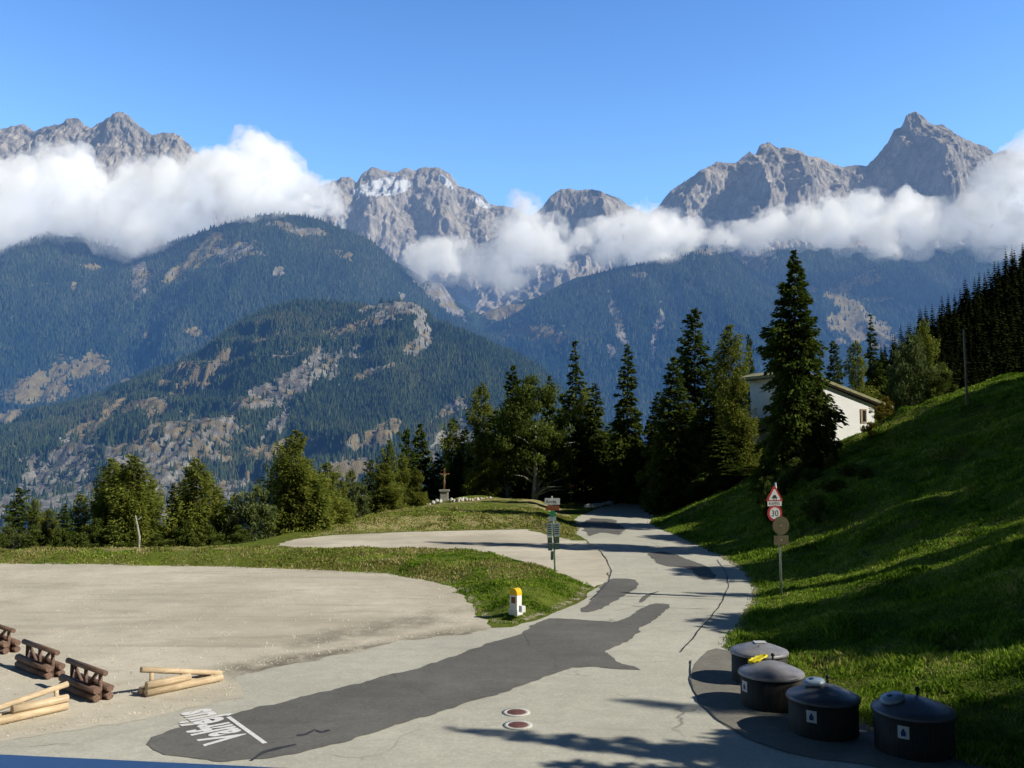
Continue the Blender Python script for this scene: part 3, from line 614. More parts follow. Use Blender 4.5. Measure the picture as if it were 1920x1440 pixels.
lot = GP([(-60, 1057), (0, 1057), (150, 1058), (300, 1061), (450, 1064), (600, 1069), (720, 1076), (800, 1087), (850, 1099), (872, 1117), (884, 1134), (900, 1157), (912, 1167), (905, 1180), (860, 1190), (760, 1203), (640, 1226), (520, 1250), (440, 1262), (428, 1272), (462, 1292), (455, 1308), (380, 1326), (300, 1345), (160, 1368), (0, 1390), (-120, 1400)]) + [(-40, 17), (-60, 38)]
sheet('gravel_lot', wob(lot, 0.55, 303), 0.014, m_gravel, 'pale bare gravel parking lot behind the timber barriers')
lot2 = GP([(470, 1036), (520, 1022), (560, 1010), (640, 1003), (760, 998), (880, 995), (985, 993), (1035, 1004), (1072, 1014), (1100, 1014), (1128, 1035), (1146, 1062), (1142, 1090), (1112, 1102), (1078, 1086), (1030, 1067), (960, 1051), (900, 1042), (780, 1037), (640, 1038)])
sheet('gravel_strip', wob(lot2, 0.3, 305), 0.013, m_gravel, 'gravel track running left between the two grass banks')
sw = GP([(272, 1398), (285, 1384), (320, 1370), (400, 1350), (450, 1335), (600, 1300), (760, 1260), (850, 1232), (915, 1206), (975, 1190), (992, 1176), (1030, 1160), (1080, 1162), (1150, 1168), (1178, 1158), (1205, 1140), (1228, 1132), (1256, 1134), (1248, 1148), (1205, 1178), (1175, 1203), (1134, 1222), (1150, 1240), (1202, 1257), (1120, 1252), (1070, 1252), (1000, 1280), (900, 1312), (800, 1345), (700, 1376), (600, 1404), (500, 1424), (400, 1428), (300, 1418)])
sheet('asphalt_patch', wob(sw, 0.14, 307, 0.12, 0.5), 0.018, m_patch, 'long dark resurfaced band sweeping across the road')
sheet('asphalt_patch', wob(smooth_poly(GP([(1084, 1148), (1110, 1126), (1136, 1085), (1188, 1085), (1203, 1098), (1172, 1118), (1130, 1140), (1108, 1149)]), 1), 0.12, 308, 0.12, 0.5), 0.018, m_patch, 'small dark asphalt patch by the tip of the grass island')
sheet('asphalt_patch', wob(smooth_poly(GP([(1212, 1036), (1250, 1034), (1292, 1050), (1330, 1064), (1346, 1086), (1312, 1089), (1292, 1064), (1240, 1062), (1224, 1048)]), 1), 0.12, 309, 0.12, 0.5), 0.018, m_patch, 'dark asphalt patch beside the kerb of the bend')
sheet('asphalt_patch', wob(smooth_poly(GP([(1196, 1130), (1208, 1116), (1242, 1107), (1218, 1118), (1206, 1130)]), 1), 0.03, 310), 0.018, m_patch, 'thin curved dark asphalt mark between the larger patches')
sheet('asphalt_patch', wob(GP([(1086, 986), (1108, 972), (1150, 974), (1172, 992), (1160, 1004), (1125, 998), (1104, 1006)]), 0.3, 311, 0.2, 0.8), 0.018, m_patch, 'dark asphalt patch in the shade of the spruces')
pad = GP([(1296, 1262), (1294, 1290), (1312, 1322), (1345, 1352), (1400, 1388), (1500, 1422), (1640, 1436)]) + [(9.0, 13.6), (8.4, 15.3), (7.4, 17), (6.8, 20.6), (5.9, 24.5)] + GP([(1335, 1215), (1305, 1240)])
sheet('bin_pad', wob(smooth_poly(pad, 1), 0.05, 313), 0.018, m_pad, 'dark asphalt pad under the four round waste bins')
# tar seams and repairs
def seam(pts, w0, z, seed, label, gaps=0.0):
    pts = [Vector((*G(*p), 0)) for p in pts]; q = []
    for a, b in zip(pts, pts[1:]):
        k = max(2, int((b - a).length / 0.12)); q += [a.lerp(b, j / k) for j in range(k)]
    q.append(pts[-1]); L, R = [], []
    for i, p_ in enumerate(q):
        d = (q[min(i + 1, len(q) - 1)] - q[max(i - 1, 0)]).normalized(); nrm = Vector((-d.y, d.x, 0))
        o_ = 0.05 * float(fbm(np.array([p_.x * 1.3]), np.array([p_.y * 1.3]), seed=seed, oct=4)[0])
        ww = w0 * (0.55 + 0.9 * abs(float(vnoise(np.array([i * 0.23]), np.array([0.0]), seed=seed + 2)[0])))
        L.append(p_ + nrm * (o_ + ww / 2)); R.append(p_ + nrm * (o_ - ww / 2))
    V = [(v.x, v.y, z) for v in L + R]; n = len(L); Fs = [(i, i + 1, n + i + 1, n + i) for i in range(n - 1)]
    me = bpy.data.meshes.new('tar_seam'); me.from_pydata(V, [], Fs); me.update()
    bm = bmesh.new(); bm.from_mesh(me); bmesh.ops.recalc_face_normals(bm, faces=bm.faces[:])
    if sum(f.normal.z for f in bm.faces) < 0: bmesh.ops.reverse_faces(bm, faces=bm.faces[:])
    bm.to_mesh(me); bm.free()
    return tag(link('tar_seam', me, m_tar), label, None, None, 'structure')
seam([(1345, 1050), (1362, 1075), (1366, 1098), (1350, 1138), (1322, 1170), (1298, 1200), (1276, 1224)], 0.042, 0.0225, 1, 'long dark joint along the outer edge of the bend')
seam([(1122, 1030), (1138, 1052), (1146, 1070), (1141, 1092), (1122, 1112), (1106, 1126)], 0.05, 0.0225, 2, 'dark joint where the gravel track meets the road')
seam([(1296, 1240), (1293, 1275), (1310, 1318), (1345, 1350), (1395, 1384), (1480, 1415)], 0.035, 0.0265, 3, 'curved dark joint around the bin pad')
seam([(470, 1428), (495, 1412), (520, 1405), (555, 1398)], 0.10, 0.0225, 4, 'black tar repair at the lower end of the dark band')
seam([(556, 1381), (572, 1379), (590, 1370), (602, 1375), (618, 1371)], 0.10, 0.0225, 5, 'short black tar repair in the middle of the dark band')
seam([(1050, 1122), (1150, 1118), (1300, 1122), (1360, 1126)], 0.03, 0.0225, 6, 'thin crack across the road below the bend')
seam([(1185, 1137), (1260, 1141), (1330, 1143)], 0.03, 0.0225, 7, 'thin crack in the road above the dark band')
# tyre-loosened dirt line on the lot edge
# ================================================================== trees
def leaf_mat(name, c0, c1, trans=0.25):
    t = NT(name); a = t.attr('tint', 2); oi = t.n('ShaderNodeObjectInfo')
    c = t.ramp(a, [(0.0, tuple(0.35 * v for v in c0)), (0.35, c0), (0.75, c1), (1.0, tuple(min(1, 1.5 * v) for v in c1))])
    c = t.mix(t.rng(oi.outputs['Random'], 0, 1, 0.0, 0.28), c, (0.10, 0.11, 0.02))
    d = t.n('ShaderNodeBsdfDiffuse'); t.l(c, d.inputs[0]); tr = t.n('ShaderNodeBsdfTranslucent'); t.l(c, tr.inputs[0])
    m = t.n('ShaderNodeMixShader'); m.inputs[0].default_value = trans; t.l(d.outputs[0], m.inputs[1]); t.l(tr.outputs[0], m.inputs[2])
    return t.done(m.outputs[0])
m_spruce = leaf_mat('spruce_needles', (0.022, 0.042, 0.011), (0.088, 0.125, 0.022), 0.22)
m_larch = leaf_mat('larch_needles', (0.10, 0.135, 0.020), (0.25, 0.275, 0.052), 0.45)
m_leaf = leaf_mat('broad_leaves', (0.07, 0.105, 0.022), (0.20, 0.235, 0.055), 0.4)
m_pale = leaf_mat('pale_leaves', (0.09, 0.125, 0.04), (0.21, 0.235, 0.09), 0.35)
m_gold = leaf_mat('autumn_leaves', (0.13, 0.11, 0.02), (0.30, 0.22, 0.04), 0.3)
def bark(name, c, c2):
    t = NT(name); p = t.pos(True); n = t.noise(t.map(p, (1, 1, 0.25)), 14, 5, 0.7); return t.done(t.bsdf(t.mix(t.rng(n, 0.35, 0.65), c, c2), 0.95, 0, 0.1, t.bump(n, 0.8, 0.03)))
m_bark = bark('brown_bark', (0.05, 0.035, 0.025), (0.13, 0.10, 0.075)); m_birch = bark('pale_bark', (0.16, 0.15, 0.13), (0.55, 0.53, 0.48))
def quads(C, A, B, w, tints):
    """leaf faces: centre C, half-axes A (long) and B (short)"""
    V = np.stack([C - A, C + B * 0.9, C + A, C - B * 0.9], 1).reshape(-1, 3)
    n = len(C); Fs = np.arange(n * 4).reshape(n, 4)
    return V, Fs, np.repeat(tints, 4)
def conifer(name, seed, h, r, dens=1.0, droop=0.35, leaf=0.42, mat=None, bottom=0.06, ragged=0.3, tip=0.9, sparse=0.0, barkm=None, soft=0.045):
    rs = np.random.RandomState(seed); Cs, As, Bs, Ts = [], [], [], []
    nw = int(h * 2.9 * dens ** 0.5)
    mb = MB(); tr = [(0, 0, -1.2)] + [(0.10 * math.sin(z * 0.6 + seed), 0.10 * math.cos(z * 0.5), z) for z in np.linspace(0, h * 0.97, 10)]
    mb.tube(tr, [r * 0.085] + list(np.linspace(r * 0.075, 0.02, 10)), 8)
    for i in range(nw):
        f = (i + rs.rand()) / nw; z = h * (bottom + (1 - bottom) * f)
        prof = (1 - f) ** tip * min(1, 0.72 + 1.6 * f) if f > 0 else 0.7
        nb = int(6 + 5 * (1 - f) + rs.randint(0, 3)); z0_, f0_ = z, f
        for b in range(nb):
            if rs.rand() < sparse * 0.6: continue
            f = min(0.995, max(0, f0_ + rs.randn() * 0.6 / nw)); z = h * (bottom + (1 - bottom) * f); prof = (1 - f) ** tip * min(1, 0.72 + 1.6 * f)
            rg = 1 + ragged * 0.8 * float(vnoise(z * 0.55, np.cos(b / nb * 6.28) * 1.3 + 3, np.sin(b / nb * 6.28) * 1.3, seed=seed))
            a = (b + rs.rand()) / nb * 2 * np.pi; L = max(0.22, r * prof * rg * (1 + ragged * 0.9 * (rs.rand() - 0.5)))
            up0 = 0.25 + 0.5 * f - 0.35 * (1 - f)
            m = max(5, int(L / leaf * 5.2 * dens))
            s = np.sqrt(rs.rand(m)) * 0.93 + 0.07; s = s[:, None]
            out = np.array([np.cos(a), np.sin(a), 0.0]); side = np.array([-np.sin(a), np.cos(a), 0.0])
            zz = up0 * L * s - droop * L * s * s * (1.3 - 0.6 * f) + (0.12 * L * s ** 4)
            pos = out * L * s + np.array([0, 0, 1.0]) * (z + zz)
            sw = (rs.rand(m, 1) - 0.5) * 2; wd = 0.46 * L * (1 - s * 0.72) + 0.06
            pos = pos + side * sw * wd + np.array([0, 0, 1.0]) * (-0.12 * np.abs(sw) * wd - rs.rand(m, 1) * leaf * 0.35 + soft * rs.randn(m, 1) * L)
            dirv = out * (0.8 + 0.3 * rs.rand(m, 1)) + side * sw * 0.9 + np.array([0, 0, 1.0]) * (rs.rand(m, 1) * 0.5 - 0.45 - 0.3 * (1 - f))
            dirv /= np.linalg.norm(dirv, axis=1, keepdims=True)
            nrm = np.array([0, 0, 1.0]) + 0.75 * rs.randn(m, 3); bb = np.cross(dirv, nrm); bb /= np.linalg.norm(bb, axis=1, keepdims=True) + 1e-9
            q = leaf * (0.55 + 0.7 * rs.rand(m, 1)) * (0.7 + 0.3 * (1 - f))
            Cs.append(pos); As.append(dirv * q * 0.74); Bs.append(bb * q * 0.36)
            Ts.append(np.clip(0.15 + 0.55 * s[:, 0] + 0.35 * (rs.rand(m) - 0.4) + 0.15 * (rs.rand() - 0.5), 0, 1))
        z, f = z0_, f0_; prof = (1 - f) ** tip * min(1, 0.72 + 1.6 * f)
        if i % 2 == 0 and f < 0.9:
            for b in range(3):
                a = rs.rand() * 6.28; L = r * prof * 0.8
                mb.tube([(0, 0, z), (math.cos(a) * L * .5, math.sin(a) * L * .5, z + (0.25 - droop * .5) * L * .5), (math.cos(a) * L, math.sin(a) * L, z + (0.1 - droop) * L)], [0.05 * r / 3, 0.035 * r / 3, 0.012], 4)
    V, Fs, T = quads(np.concatenate(Cs), np.concatenate(As), np.concatenate(Bs), 0, np.concatenate(Ts))
    root = empty(name, (0, 0, 0))
    mb.build('trunk', barkm or m_bark, root)
    link('crown', mesh_np('crown', V, Fs, False, {'tint': T}), mat or m_spruce, root)
    return root
def broadleaf(name, seed, h, r, mat, leaf=0.22, nclump=60, per=130, trunk_h=0.25, stems=1, barkm=None, flat=1.0, fork=0.5):
    rs = np.random.RandomState(seed); rr = random.Random(seed); mb = MB(); tips = []
    for st in range(stems):
        a0 = rr.uniform(0, 6.28); lean = (0.12 if stems > 1 else 0.03) * h
        base = Vector((0.15 * math.cos(a0) * (stems > 1), 0.15 * math.sin(a0) * (stems > 1), -1.0)); top = Vector((lean * math.cos(a0), lean * math.sin(a0), h * 0.62))
        mid = base.lerp(top, 0.5) + Vector((rr.uniform(-.2, .2), rr.uniform(-.2, .2), 0))
        mb.tube([base, base + Vector((0, 0, 1.2)), mid, top], [0.028 * h, 0.022 * h, 0.015 * h, 0.006 * h], 8)
        for k in range(9):
            f = rr.uniform(trunk_h, 0.85); p0 = base.lerp(top, f); a = rr.uniform(0, 6.28); L = r * rr.uniform(0.6, 1.0) * (1.1 - 0.4 * f)
            p2 = p0 + Vector((math.cos(a) * L, math.sin(a) * L, rr.uniform(0.2, 0.7) * L)); mb.tube([p0, p0.lerp(p2, .5) + Vector((0, 0, .1 * L)), p2], [0.009 * h, 0.006 * h, 0.002 * h], 5); tips.append(p2)
    Cs, As, Bs, Ts = [], [], [], []
    zc = h * (trunk_h + 1) / 2; hz_ = h * (1 - trunk_h) / 2
    for k in range(nclump):
        d = rs.randn(3); d /= np.linalg.norm(d); rad = rs.rand() ** 0.4
        taper = 1.0 - 0.45 * max(0, d[2] * rad)
        c = np.array([d[0] * r * rad * taper, d[1] * r * rad * taper, zc + d[2] * hz_ * rad * flat])
        cr_ = r * (0.16 + 0.22 * rs.rand()); m = per
        u = rs.randn(m, 3); u /= np.linalg.norm(u, axis=1, keepdims=True); u = u * (rs.rand(m, 1) ** 0.5) * cr_ * np.array([1, 1, 0.75])
        pos = c + u; ax = rs.randn(m, 3); ax[:, 2] -= 0.5; ax /= np.linalg.norm(ax, axis=1, keepdims=True)
        bb = np.cross(ax, rs.randn(m, 3)); bb /= np.linalg.norm(bb, axis=1, keepdims=True); q = leaf * (0.6 + 0.7 * rs.rand(m, 1))
        Cs.append(pos); As.append(ax * q * 0.55); Bs.append(bb * q * 0.36)
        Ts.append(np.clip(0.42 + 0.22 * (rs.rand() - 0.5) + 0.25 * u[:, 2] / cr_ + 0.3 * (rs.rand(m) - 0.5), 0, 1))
    V, Fs, T = quads(np.concatenate(Cs), np.concatenate(As), np.concatenate(Bs), 0, np.concatenate(Ts))
    root = empty(name, (0, 0, 0)); mb.build('trunk', barkm or m_bark, root)
    link('crown', mesh_np('crown', V, Fs, False, {'tint': T}), mat, root)
    return root
protos = {}
def proto(key, fn, *a, **k):
    protos[key] = [fn(*a, **k), False]
proto('spruceA', conifer, 'spruce_tree', 1, 14, 3.0, 1.4, 0.42, 0.38, None, 0.04, 0.5, 0.7)
proto('spruceB', conifer, 'spruce_tree', 2, 14, 2.3, 1.4, 0.55, 0.36, None, 0.03, 0.6, 0.75, 0.08)
proto('spruceC', conifer, 'spruce_tree', 3, 14, 2.6, 1.3, 0.3, 0.40, None, 0.04, 0.95, 0.55, 0.12)
proto('larchA', conifer, 'larch_tree', 4, 12, 3.0, 1.9, 0.15, 0.28, m_larch, 0.03, 0.9, 0.6, 0.1, None, 0.13)
proto('larchB', conifer, 'larch_tree', 5, 12, 2.4, 1.8, 0.1, 0.28, m_larch, 0.02, 0.9, 0.6, 0.12, None, 0.13)
proto('big', conifer, 'spruce_tree', 6, 16, 3.9, 1.9, 0.45, 0.36, None, 0.06, 0.75, 0.80, 0.06)
proto('tall', conifer, 'spruce_tree', 8, 14, 1.9, 1.1, 0.5, 0.42, None, 0.1, 0.9, 0.8, 0.3)
proto('ash', broadleaf, 'ash_tree', 7, 12, 4.0, m_leaf, 0.28, 105, 140, 0.13, 2, m_birch)
proto('bushy', broadleaf, 'leafy_tree', 9, 8, 2.8, m_leaf, 0.26, 55, 120, 0.05, 1, m_bark)
proto('willow', broadleaf, 'leafy_tree', 10, 6, 2.6, m_pale, 0.24, 50, 110, 0.03, 2, m_birch)
proto('round', broadleaf, 'rounded_tree', 11, 8, 4.2, m_pale, 0.28, 70, 130, 0.02, 1, m_bark)
proto('dense', broadleaf, 'rounded_tree', 21, 8, 4.2, m_leaf, 0.42, 110, 150, 0.0, 1, m_bark)
proto('shrub', broadleaf, 'shrub', 12, 2.2, 1.4, m_leaf, 0.16, 34, 90, 0.0, 2, m_bark)
proto('goldshrub', broadleaf, 'shrub', 13, 2.4, 1.4, m_gold, 0.15, 34, 90, 0.0, 2, m_bark)
proto('birch', broadleaf, 'birch_tree', 14, 9, 2.6, m_larch, 0.2, 50, 90, 0.25, 1, m_birch)
def plant(key, x, y, h, label, cat='tree', group=None, w=1.0, rz=None, z=None, name=None):
    p = protos[key]; src = p[0]; H = {'spruceA': 14, 'spruceB': 14, 'spruceC': 14, 'larchA': 12, 'larchB': 12, 'big': 16, 'tall': 14, 'ash': 12, 'bushy': 8, 'willow': 6, 'round': 8, 'dense': 8, 'shrub': 2.2, 'goldshrub': 2.4, 'birch': 9}[key]
    s = h / H; rz = random.uniform(0, 6.28) if rz is None else rz
    z = hz(x, y) if z is None else z
    if p[1]: o = copy_tree(src, (x, y, z), rz, (s * w, s * w, s))
    else: o = src; p[1] = True; o.location = (x, y, z); o.rotation_euler = (0, 0, rz); o.scale = (s * w, s * w, s)
    return tag(o, label, cat, group)
def plant_px(key, px, ytop, Y, label, wpx=None, ybase=None, **k):
    """a tree at depth Y whose top is seen at (px, ytop); it stands on the ground there"""
    x, _, zt = P(px, ytop, Y); z = hz(x, Y); h = max(0.8, zt - z)
    if wpx:
        R = {'spruceA': 3.0, 'spruceB': 2.3, 'spruceC': 2.6, 'larchA': 3.0, 'larchB': 2.4, 'big': 3.9, 'tall': 1.9, 'ash': 4.3, 'bushy': 3.0, 'willow': 2.8, 'round': 4.4, 'shrub': 1.5, 'goldshrub': 1.5, 'birch': 2.8}[key]
        H = {'spruceA': 14, 'spruceB': 14, 'spruceC': 14, 'larchA': 12, 'larchB': 12, 'big': 16, 'tall': 14, 'ash': 12, 'bushy': 8, 'willow': 6, 'round': 8, 'dense': 8, 'shrub': 2.2, 'goldshrub': 2.4, 'birch': 9}[key]
        k['w'] = (wpx / 2 * Y / F / R) / (h / H)
    return plant(key, x, Y, h, label, z=z, **k)
GL = 'trees along the valley edge'; GM = 'conifers in the dark grove by the road'; GR = 'trees right of the road'
# --- row beyond the gravel lot
for a in [
    ('larchA', 238, 880, 60, 'larch crown filling the middle of the broad pair', 110), ('larchA', 345, 900, 62, 'soft green larch behind the dark narrow spruce', 80), ('larchB', 572, 860, 64, 'larch behind the right side of the tall lone larch', 90),
    ('spruceC', 35, 915, 56, 'small dark spruce at the left end of the row beyond the lot', 60),
    ('larchB', 90, 955, 55, 'small pale larch between two dark spruces at the left of the row', 50),
    ('spruceB', 122, 945, 54, 'thin blackish spruce between the pale larch and the yellowish shrub', 52),
    ('bushy', 175, 972, 54, 'low yellowish leafy tree left of the broad larch', 66),
    ('larchA', 212, 862, 58, 'larch with a pointed dark top, left half of the broad larch pair', 90),
    ('larchA', 250, 855, 56, 'broad yellow-green larch behind the white slanted trunk', 120),
    ('spruceB', 325, 905, 60, 'dark narrow spruce just right of the broad larch', 54),
    ('larchA', 370, 862, 58, 'bright green larch standing right of the dark narrow spruce', 110),
    ('bushy', 425, 950, 58, 'low green leafy tree between the larch and the willow', 70),
    ('willow', 478, 905, 58, 'grey-green rounded willow in the gap of the row', 92),
    ('larchA', 555, 808, 60, 'tall larch standing alone at the middle of the row', 96),
    ('spruceB', 590, 900, 60, 'dark short spruce leaning on the tall larch', 56),
    ('larchB', 615, 868, 66, 'ragged larch just right of the tall larch', 72),
    ('willow', 675, 900, 74, 'small willow left of the pair of narrow larches', 50),
    ('spruceC', 697, 862, 78, 'dark spruce behind the narrow larches left of the wayside cross', 50),
    ('larchB', 722, 868, 76, 'narrow bright larch, left one by the wayside cross', 58),
    ('larchA', 730, 826, 86, 'larch with a lit left edge behind the two narrow ones', 52),
    ('spruceC', 764, 805, 90, 'dark green spruce left of the tall lit spruce behind the cross', 60),
    ('spruceA', 788, 795, 92, 'tall spruce with a sunlit flank behind the wayside cross', 84),
    ('larchB', 780, 880, 82, 'slender young larch beside the wayside cross', 34),
    ('willow', 20, 985, 52, 'low pale bush at the far left of the row', 60),
    ]:
    plant_px(a[0], a[1], a[2], a[3], a[4], wpx=a[5] * 1.08, group=GL)
# --- the grove behind the cross and the road
for a in [
    ('larchB', 848, 785, 96, 'larch right above the stone pedestal of the cross', 60),
    ('spruceA', 820, 850, 100, 'dark low spruce filling the gap behind the cross', 70),
    ('spruceB', 872, 800, 98, 'dark spruce between the two larches right of the cross', 70),
    ('larchB', 905, 720, 96, 'slim larch with a bright tip at the left shoulder of the grove', 64),
    ('larchB', 905, 815, 88, 'young pale larch standing in front of the grove', 50),
    ('spruceA', 962, 686, 98, 'pointed green conifer at the left summit of the grove', 86),
    ('spruceA', 930, 770, 94, 'dense dark spruce in the left half of the grove', 90),
    ('spruceA', 1030, 705, 104, 'blackish spruce peeping over the ash tree', 60),
    ('tall', 1078, 640, 100, 'tall spruce with an open dark top above the grove', 64),
    ('larchB', 1095, 730, 98, 'green conifer just below the open-topped spruce', 60),
    ('spruceB', 1115, 718, 96, 'pointed dark conifer left of the slender sunlit spruce', 76),
    ('spruceA', 1085, 790, 92, 'low black spruce in the shadow of the grove', 90),
    ('spruceA', 1140, 800, 98, 'black spruce in the shade behind the slender spruce', 90),
    ('spruceB', 1176, 645, 90, 'slender sunlit spruce standing beside the road bend', 78),
    ('spruceA', 1010, 800, 100, 'dark spruce hidden behind the ash tree', 90),
    ]:
    plant_px(a[0], a[1], a[2], a[3], a[4], wpx=a[5] * 1.15, group=GM)
plant_px('ash', 1000, 712, 88, 'big ash tree with a pale forked trunk at the front of the grove', wpx=165)
plant_px('ash', 955, 770, 90, 'leafy green tree left of the big ash', wpx=100)
plant_px('bushy', 1040, 790, 88, 'leafy tree hanging over the right side of the forked trunk', wpx=90)
# --- trees right of the road
for a in [
    ('spruceC', 1302, 580, 84, 'tall loose spruce with a blunt top right of the road', 100),
    ('spruceA', 1262, 670, 74, 'sunlit spruce with drooping boughs beside the road', 104),
    ('larchA', 1365, 612, 80, 'larch with a slim tip between the loose spruce and the white house', 96),
    ('spruceB', 1330, 720, 78, 'dark spruce between the sunlit spruce and the larch', 90),
    ('spruceC', 1403, 628, 112, 'small distant spruce above the left end of the house roof', 30),
    ('spruceA', 1235, 735, 92, 'black spruce at the very edge of the far road', 80),
    ('spruceA', 1290, 760, 90, 'dark spruce filling the shade behind the sunlit one', 100),
    ('larchA', 1380, 700, 71, 'green larch leaning against the left wall of the white house', 74),
    ('spruceA', 1350, 800, 70, 'low black spruce in the shade left of the house', 90),
    ('spruceC', 1562, 640, 96, 'small green spruce just right of the giant spruce', 50),
    ('larchB', 1606, 640, 100, 'larch behind the house roof', 52),
    ('tall', 1632, 590, 104, 'bare-topped spruce behind the right end of the house roof', 44),
    ('spruceB', 1655, 660, 106, 'dark spruce between the bare-topped one and the rounded tree', 46),
    ('larchB', 1732, 600, 104, 'larch tip rising behind the rounded tree', 50),
    ('spruceB', 1690, 670, 108, 'dark spruce behind the rounded tree', 60),
    ]:
    plant_px(a[0], a[1], a[2], a[3], a[4], wpx=a[5] * 1.1, group=GR)
plant_px('big', 1488, 470, 60, 'giant dark spruce standing in front of the white house', wpx=152)
plant_px('round', 1706, 632, 92, 'rounded pale-green tree on the skyline behind the slope', wpx=112)
plant_px('bushy', 1765, 680, 90, 'low leafy tree at the right foot of the rounded tree', wpx=60)

for (px, py, Y, w_, lb) in [(150, 925, 60, 54, 'slim larch left of the broad pair'), (190, 905, 62, 60, 'larch tip rising just left of the broad pair'), (285, 900, 61, 60, 'larch at the right shoulder of the broad pair'), (405, 915, 62, 50, 'slim larch between the bright green larch and the willow'), (440, 925, 63, 54, 'low larch left of the willow'), (510, 900, 63, 56, 'larch just left of the tall lone larch'), (535, 862, 62, 60, 'narrow larch against the left side of the tall lone larch'), (640, 900, 70, 50, 'slim larch right of the ragged larch'), (660, 880, 76, 44, 'slim larch behind the small willow'), (752, 850, 88, 50, 'larch behind the young one by the cross'), (65, 935, 58, 44, 'thin larch between the two small dark spruces')]:
    plant_px('larchB', px, py, Y, lb, wpx=w_, group=GL)
rf_ = random.Random(31)
for (px, py, Y, key) in [(835, 840, 104, 'spruceA'), (860, 850, 92, 'spruceA'), (885, 830, 106, 'spruceA'), (915, 850, 92, 'spruceA'), (945, 820, 108, 'spruceA'), (985, 780, 106, 'spruceA'), (1020, 800, 94, 'spruceA'), (1050, 770, 108, 'spruceA'), (1065, 840, 94, 'spruceA'), (1100, 800, 108, 'spruceA'), (1125, 830, 100, 'spruceA'), (1150, 850, 108, 'spruceA'), (1160, 780, 106, 'spruceA'), (1195, 820, 110, 'spruceA'), (1205, 860, 104, 'spruceA'), (1180, 870, 112, 'spruceA')]:
    plant_px(key, px, py, Y, 'blackish spruce deep in the shade of the grove left of the road', wpx=rf_.uniform(80, 104), group='shaded spruces inside the grove')
for (px, py, Y) in [(1228, 800, 88), (1250, 790, 96), (1275, 820, 84), (1310, 800, 92), (1335, 840, 80), (1362, 800, 88), (1390, 830, 78), (1405, 810, 84), (1245, 860, 80), (1290, 870, 74), (1330, 880, 70), (1370, 870, 68), (1410, 880, 66)]:
    plant_px('spruceA', px, py, Y, 'blackish spruce in the shade between the road and the house', wpx=rf_.uniform(76, 100), group='shaded spruces beside the house')
for (px, py, Y, w_) in [(60, 985, 53, 60), (110, 990, 53, 50), (150, 1000, 52, 56), (225, 985, 54, 80), (285, 960, 57, 60), (345, 975, 56, 64), (400, 985, 55, 70), (450, 985, 56, 60), (515, 965, 60, 60), (560, 930, 62, 70), (640, 930, 68, 64), (300, 1000, 54, 60), (0, 1000, 51, 50)]:
    plant_px('shrub' if w_ < 60 else 'bushy', px, py, Y, 'low green bush filling a gap in the row beyond the gravel lot', wpx=w_, cat='shrub', group='bushes between the trees beyond the lot')
# --- the dark wooded hill at the far right: simple spruces, one object each
def lowspruce(seed):
    rs = np.random.RandomState(seed); Cs, As, Bs, Ts = [], [], [], []; h, r = 16.0, 2.6
    for i in range(26):
        f = (i + 0.5) / 26; m = int(30 * (1 - f) + 7); a = rs.rand(m) * 6.28; rad = r * (1 - f) ** 0.85 * (0.5 + 0.6 * rs.rand(m))
        d = np.stack([np.cos(a), np.sin(a), -0.35 - 0.4 * rs.rand(m)], -1); c = np.stack([np.cos(a) * rad * 0.7, np.sin(a) * rad * 0.7, h * (0.06 + 0.94 * f) + 0 * a], -1)
        s = np.stack([-np.sin(a), np.cos(a), 0.3 * rs.randn(m)], -1)
        Cs.append(c); As.append(d * (rad * 0.42 + 0.16)[:, None]); Bs.append(s * (rad * 0.28 + 0.12)[:, None]); Ts.append(0.1 + 0.5 * rs.rand(m))
    for zc_ in np.linspace(0, h, 24):
        Cs.append(np.array([[0, 0, zc_]])); As.append(np.array([[0, 0, 0.55]])); Bs.append(np.array([[0.10 * (1.1 - zc_ / h), 0.02, 0]])); Ts.append(np.array([0.1]))
    V, Fs, T = quads(np.concatenate(Cs), np.concatenate(As), np.concatenate(Bs), 0, np.concatenate(Ts))
    return mesh_np('spruce_tree', V, Fs, False, {'tint': T})
m_darkspruce = leaf_mat('shaded_spruce_needles', (0.008, 0.014, 0.007), (0.022, 0.034, 0.012), 0.1)  # needles darkened to carry the shade of the hillside
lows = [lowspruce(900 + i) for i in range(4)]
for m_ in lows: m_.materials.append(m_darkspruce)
rs = random.Random(77)
SKYW = np.array([(1640, 655), (1662, 625), (1700, 600), (1740, 572), (1780, 548), (1800, 532), (1830, 505), (1850, 500), (1872, 480), (1888, 462), (1920, 450), (2000, 400)], float)
nW = 0
for row in range(9):
    Y = 150 + row * 9
    npx = 36
    for k in range(npx):
        px = 1632 + (k + rs.uniform(-0.4, 0.4)) * (350 / npx)
        ys_ = np.interp(px, SKYW[:, 0], SKYW[:, 1]) + (8 - row) * 24 + rs.uniform(-6, 14)
        if ys_ > 770 - 0.05 * (px - 1640) * 2: continue
        x, _, zt = P(px, ys_, Y); h = rs.uniform(11, 17) * (1.15 if rs.random() < 0.15 else 1)
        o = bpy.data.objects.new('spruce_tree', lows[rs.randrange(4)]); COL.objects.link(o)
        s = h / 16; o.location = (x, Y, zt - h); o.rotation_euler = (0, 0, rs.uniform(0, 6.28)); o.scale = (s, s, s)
        tag(o, 'blackish spruce in the crowd on the shaded hill at the far right', 'tree', 'spruces crowding the shaded hill'); nW += 1
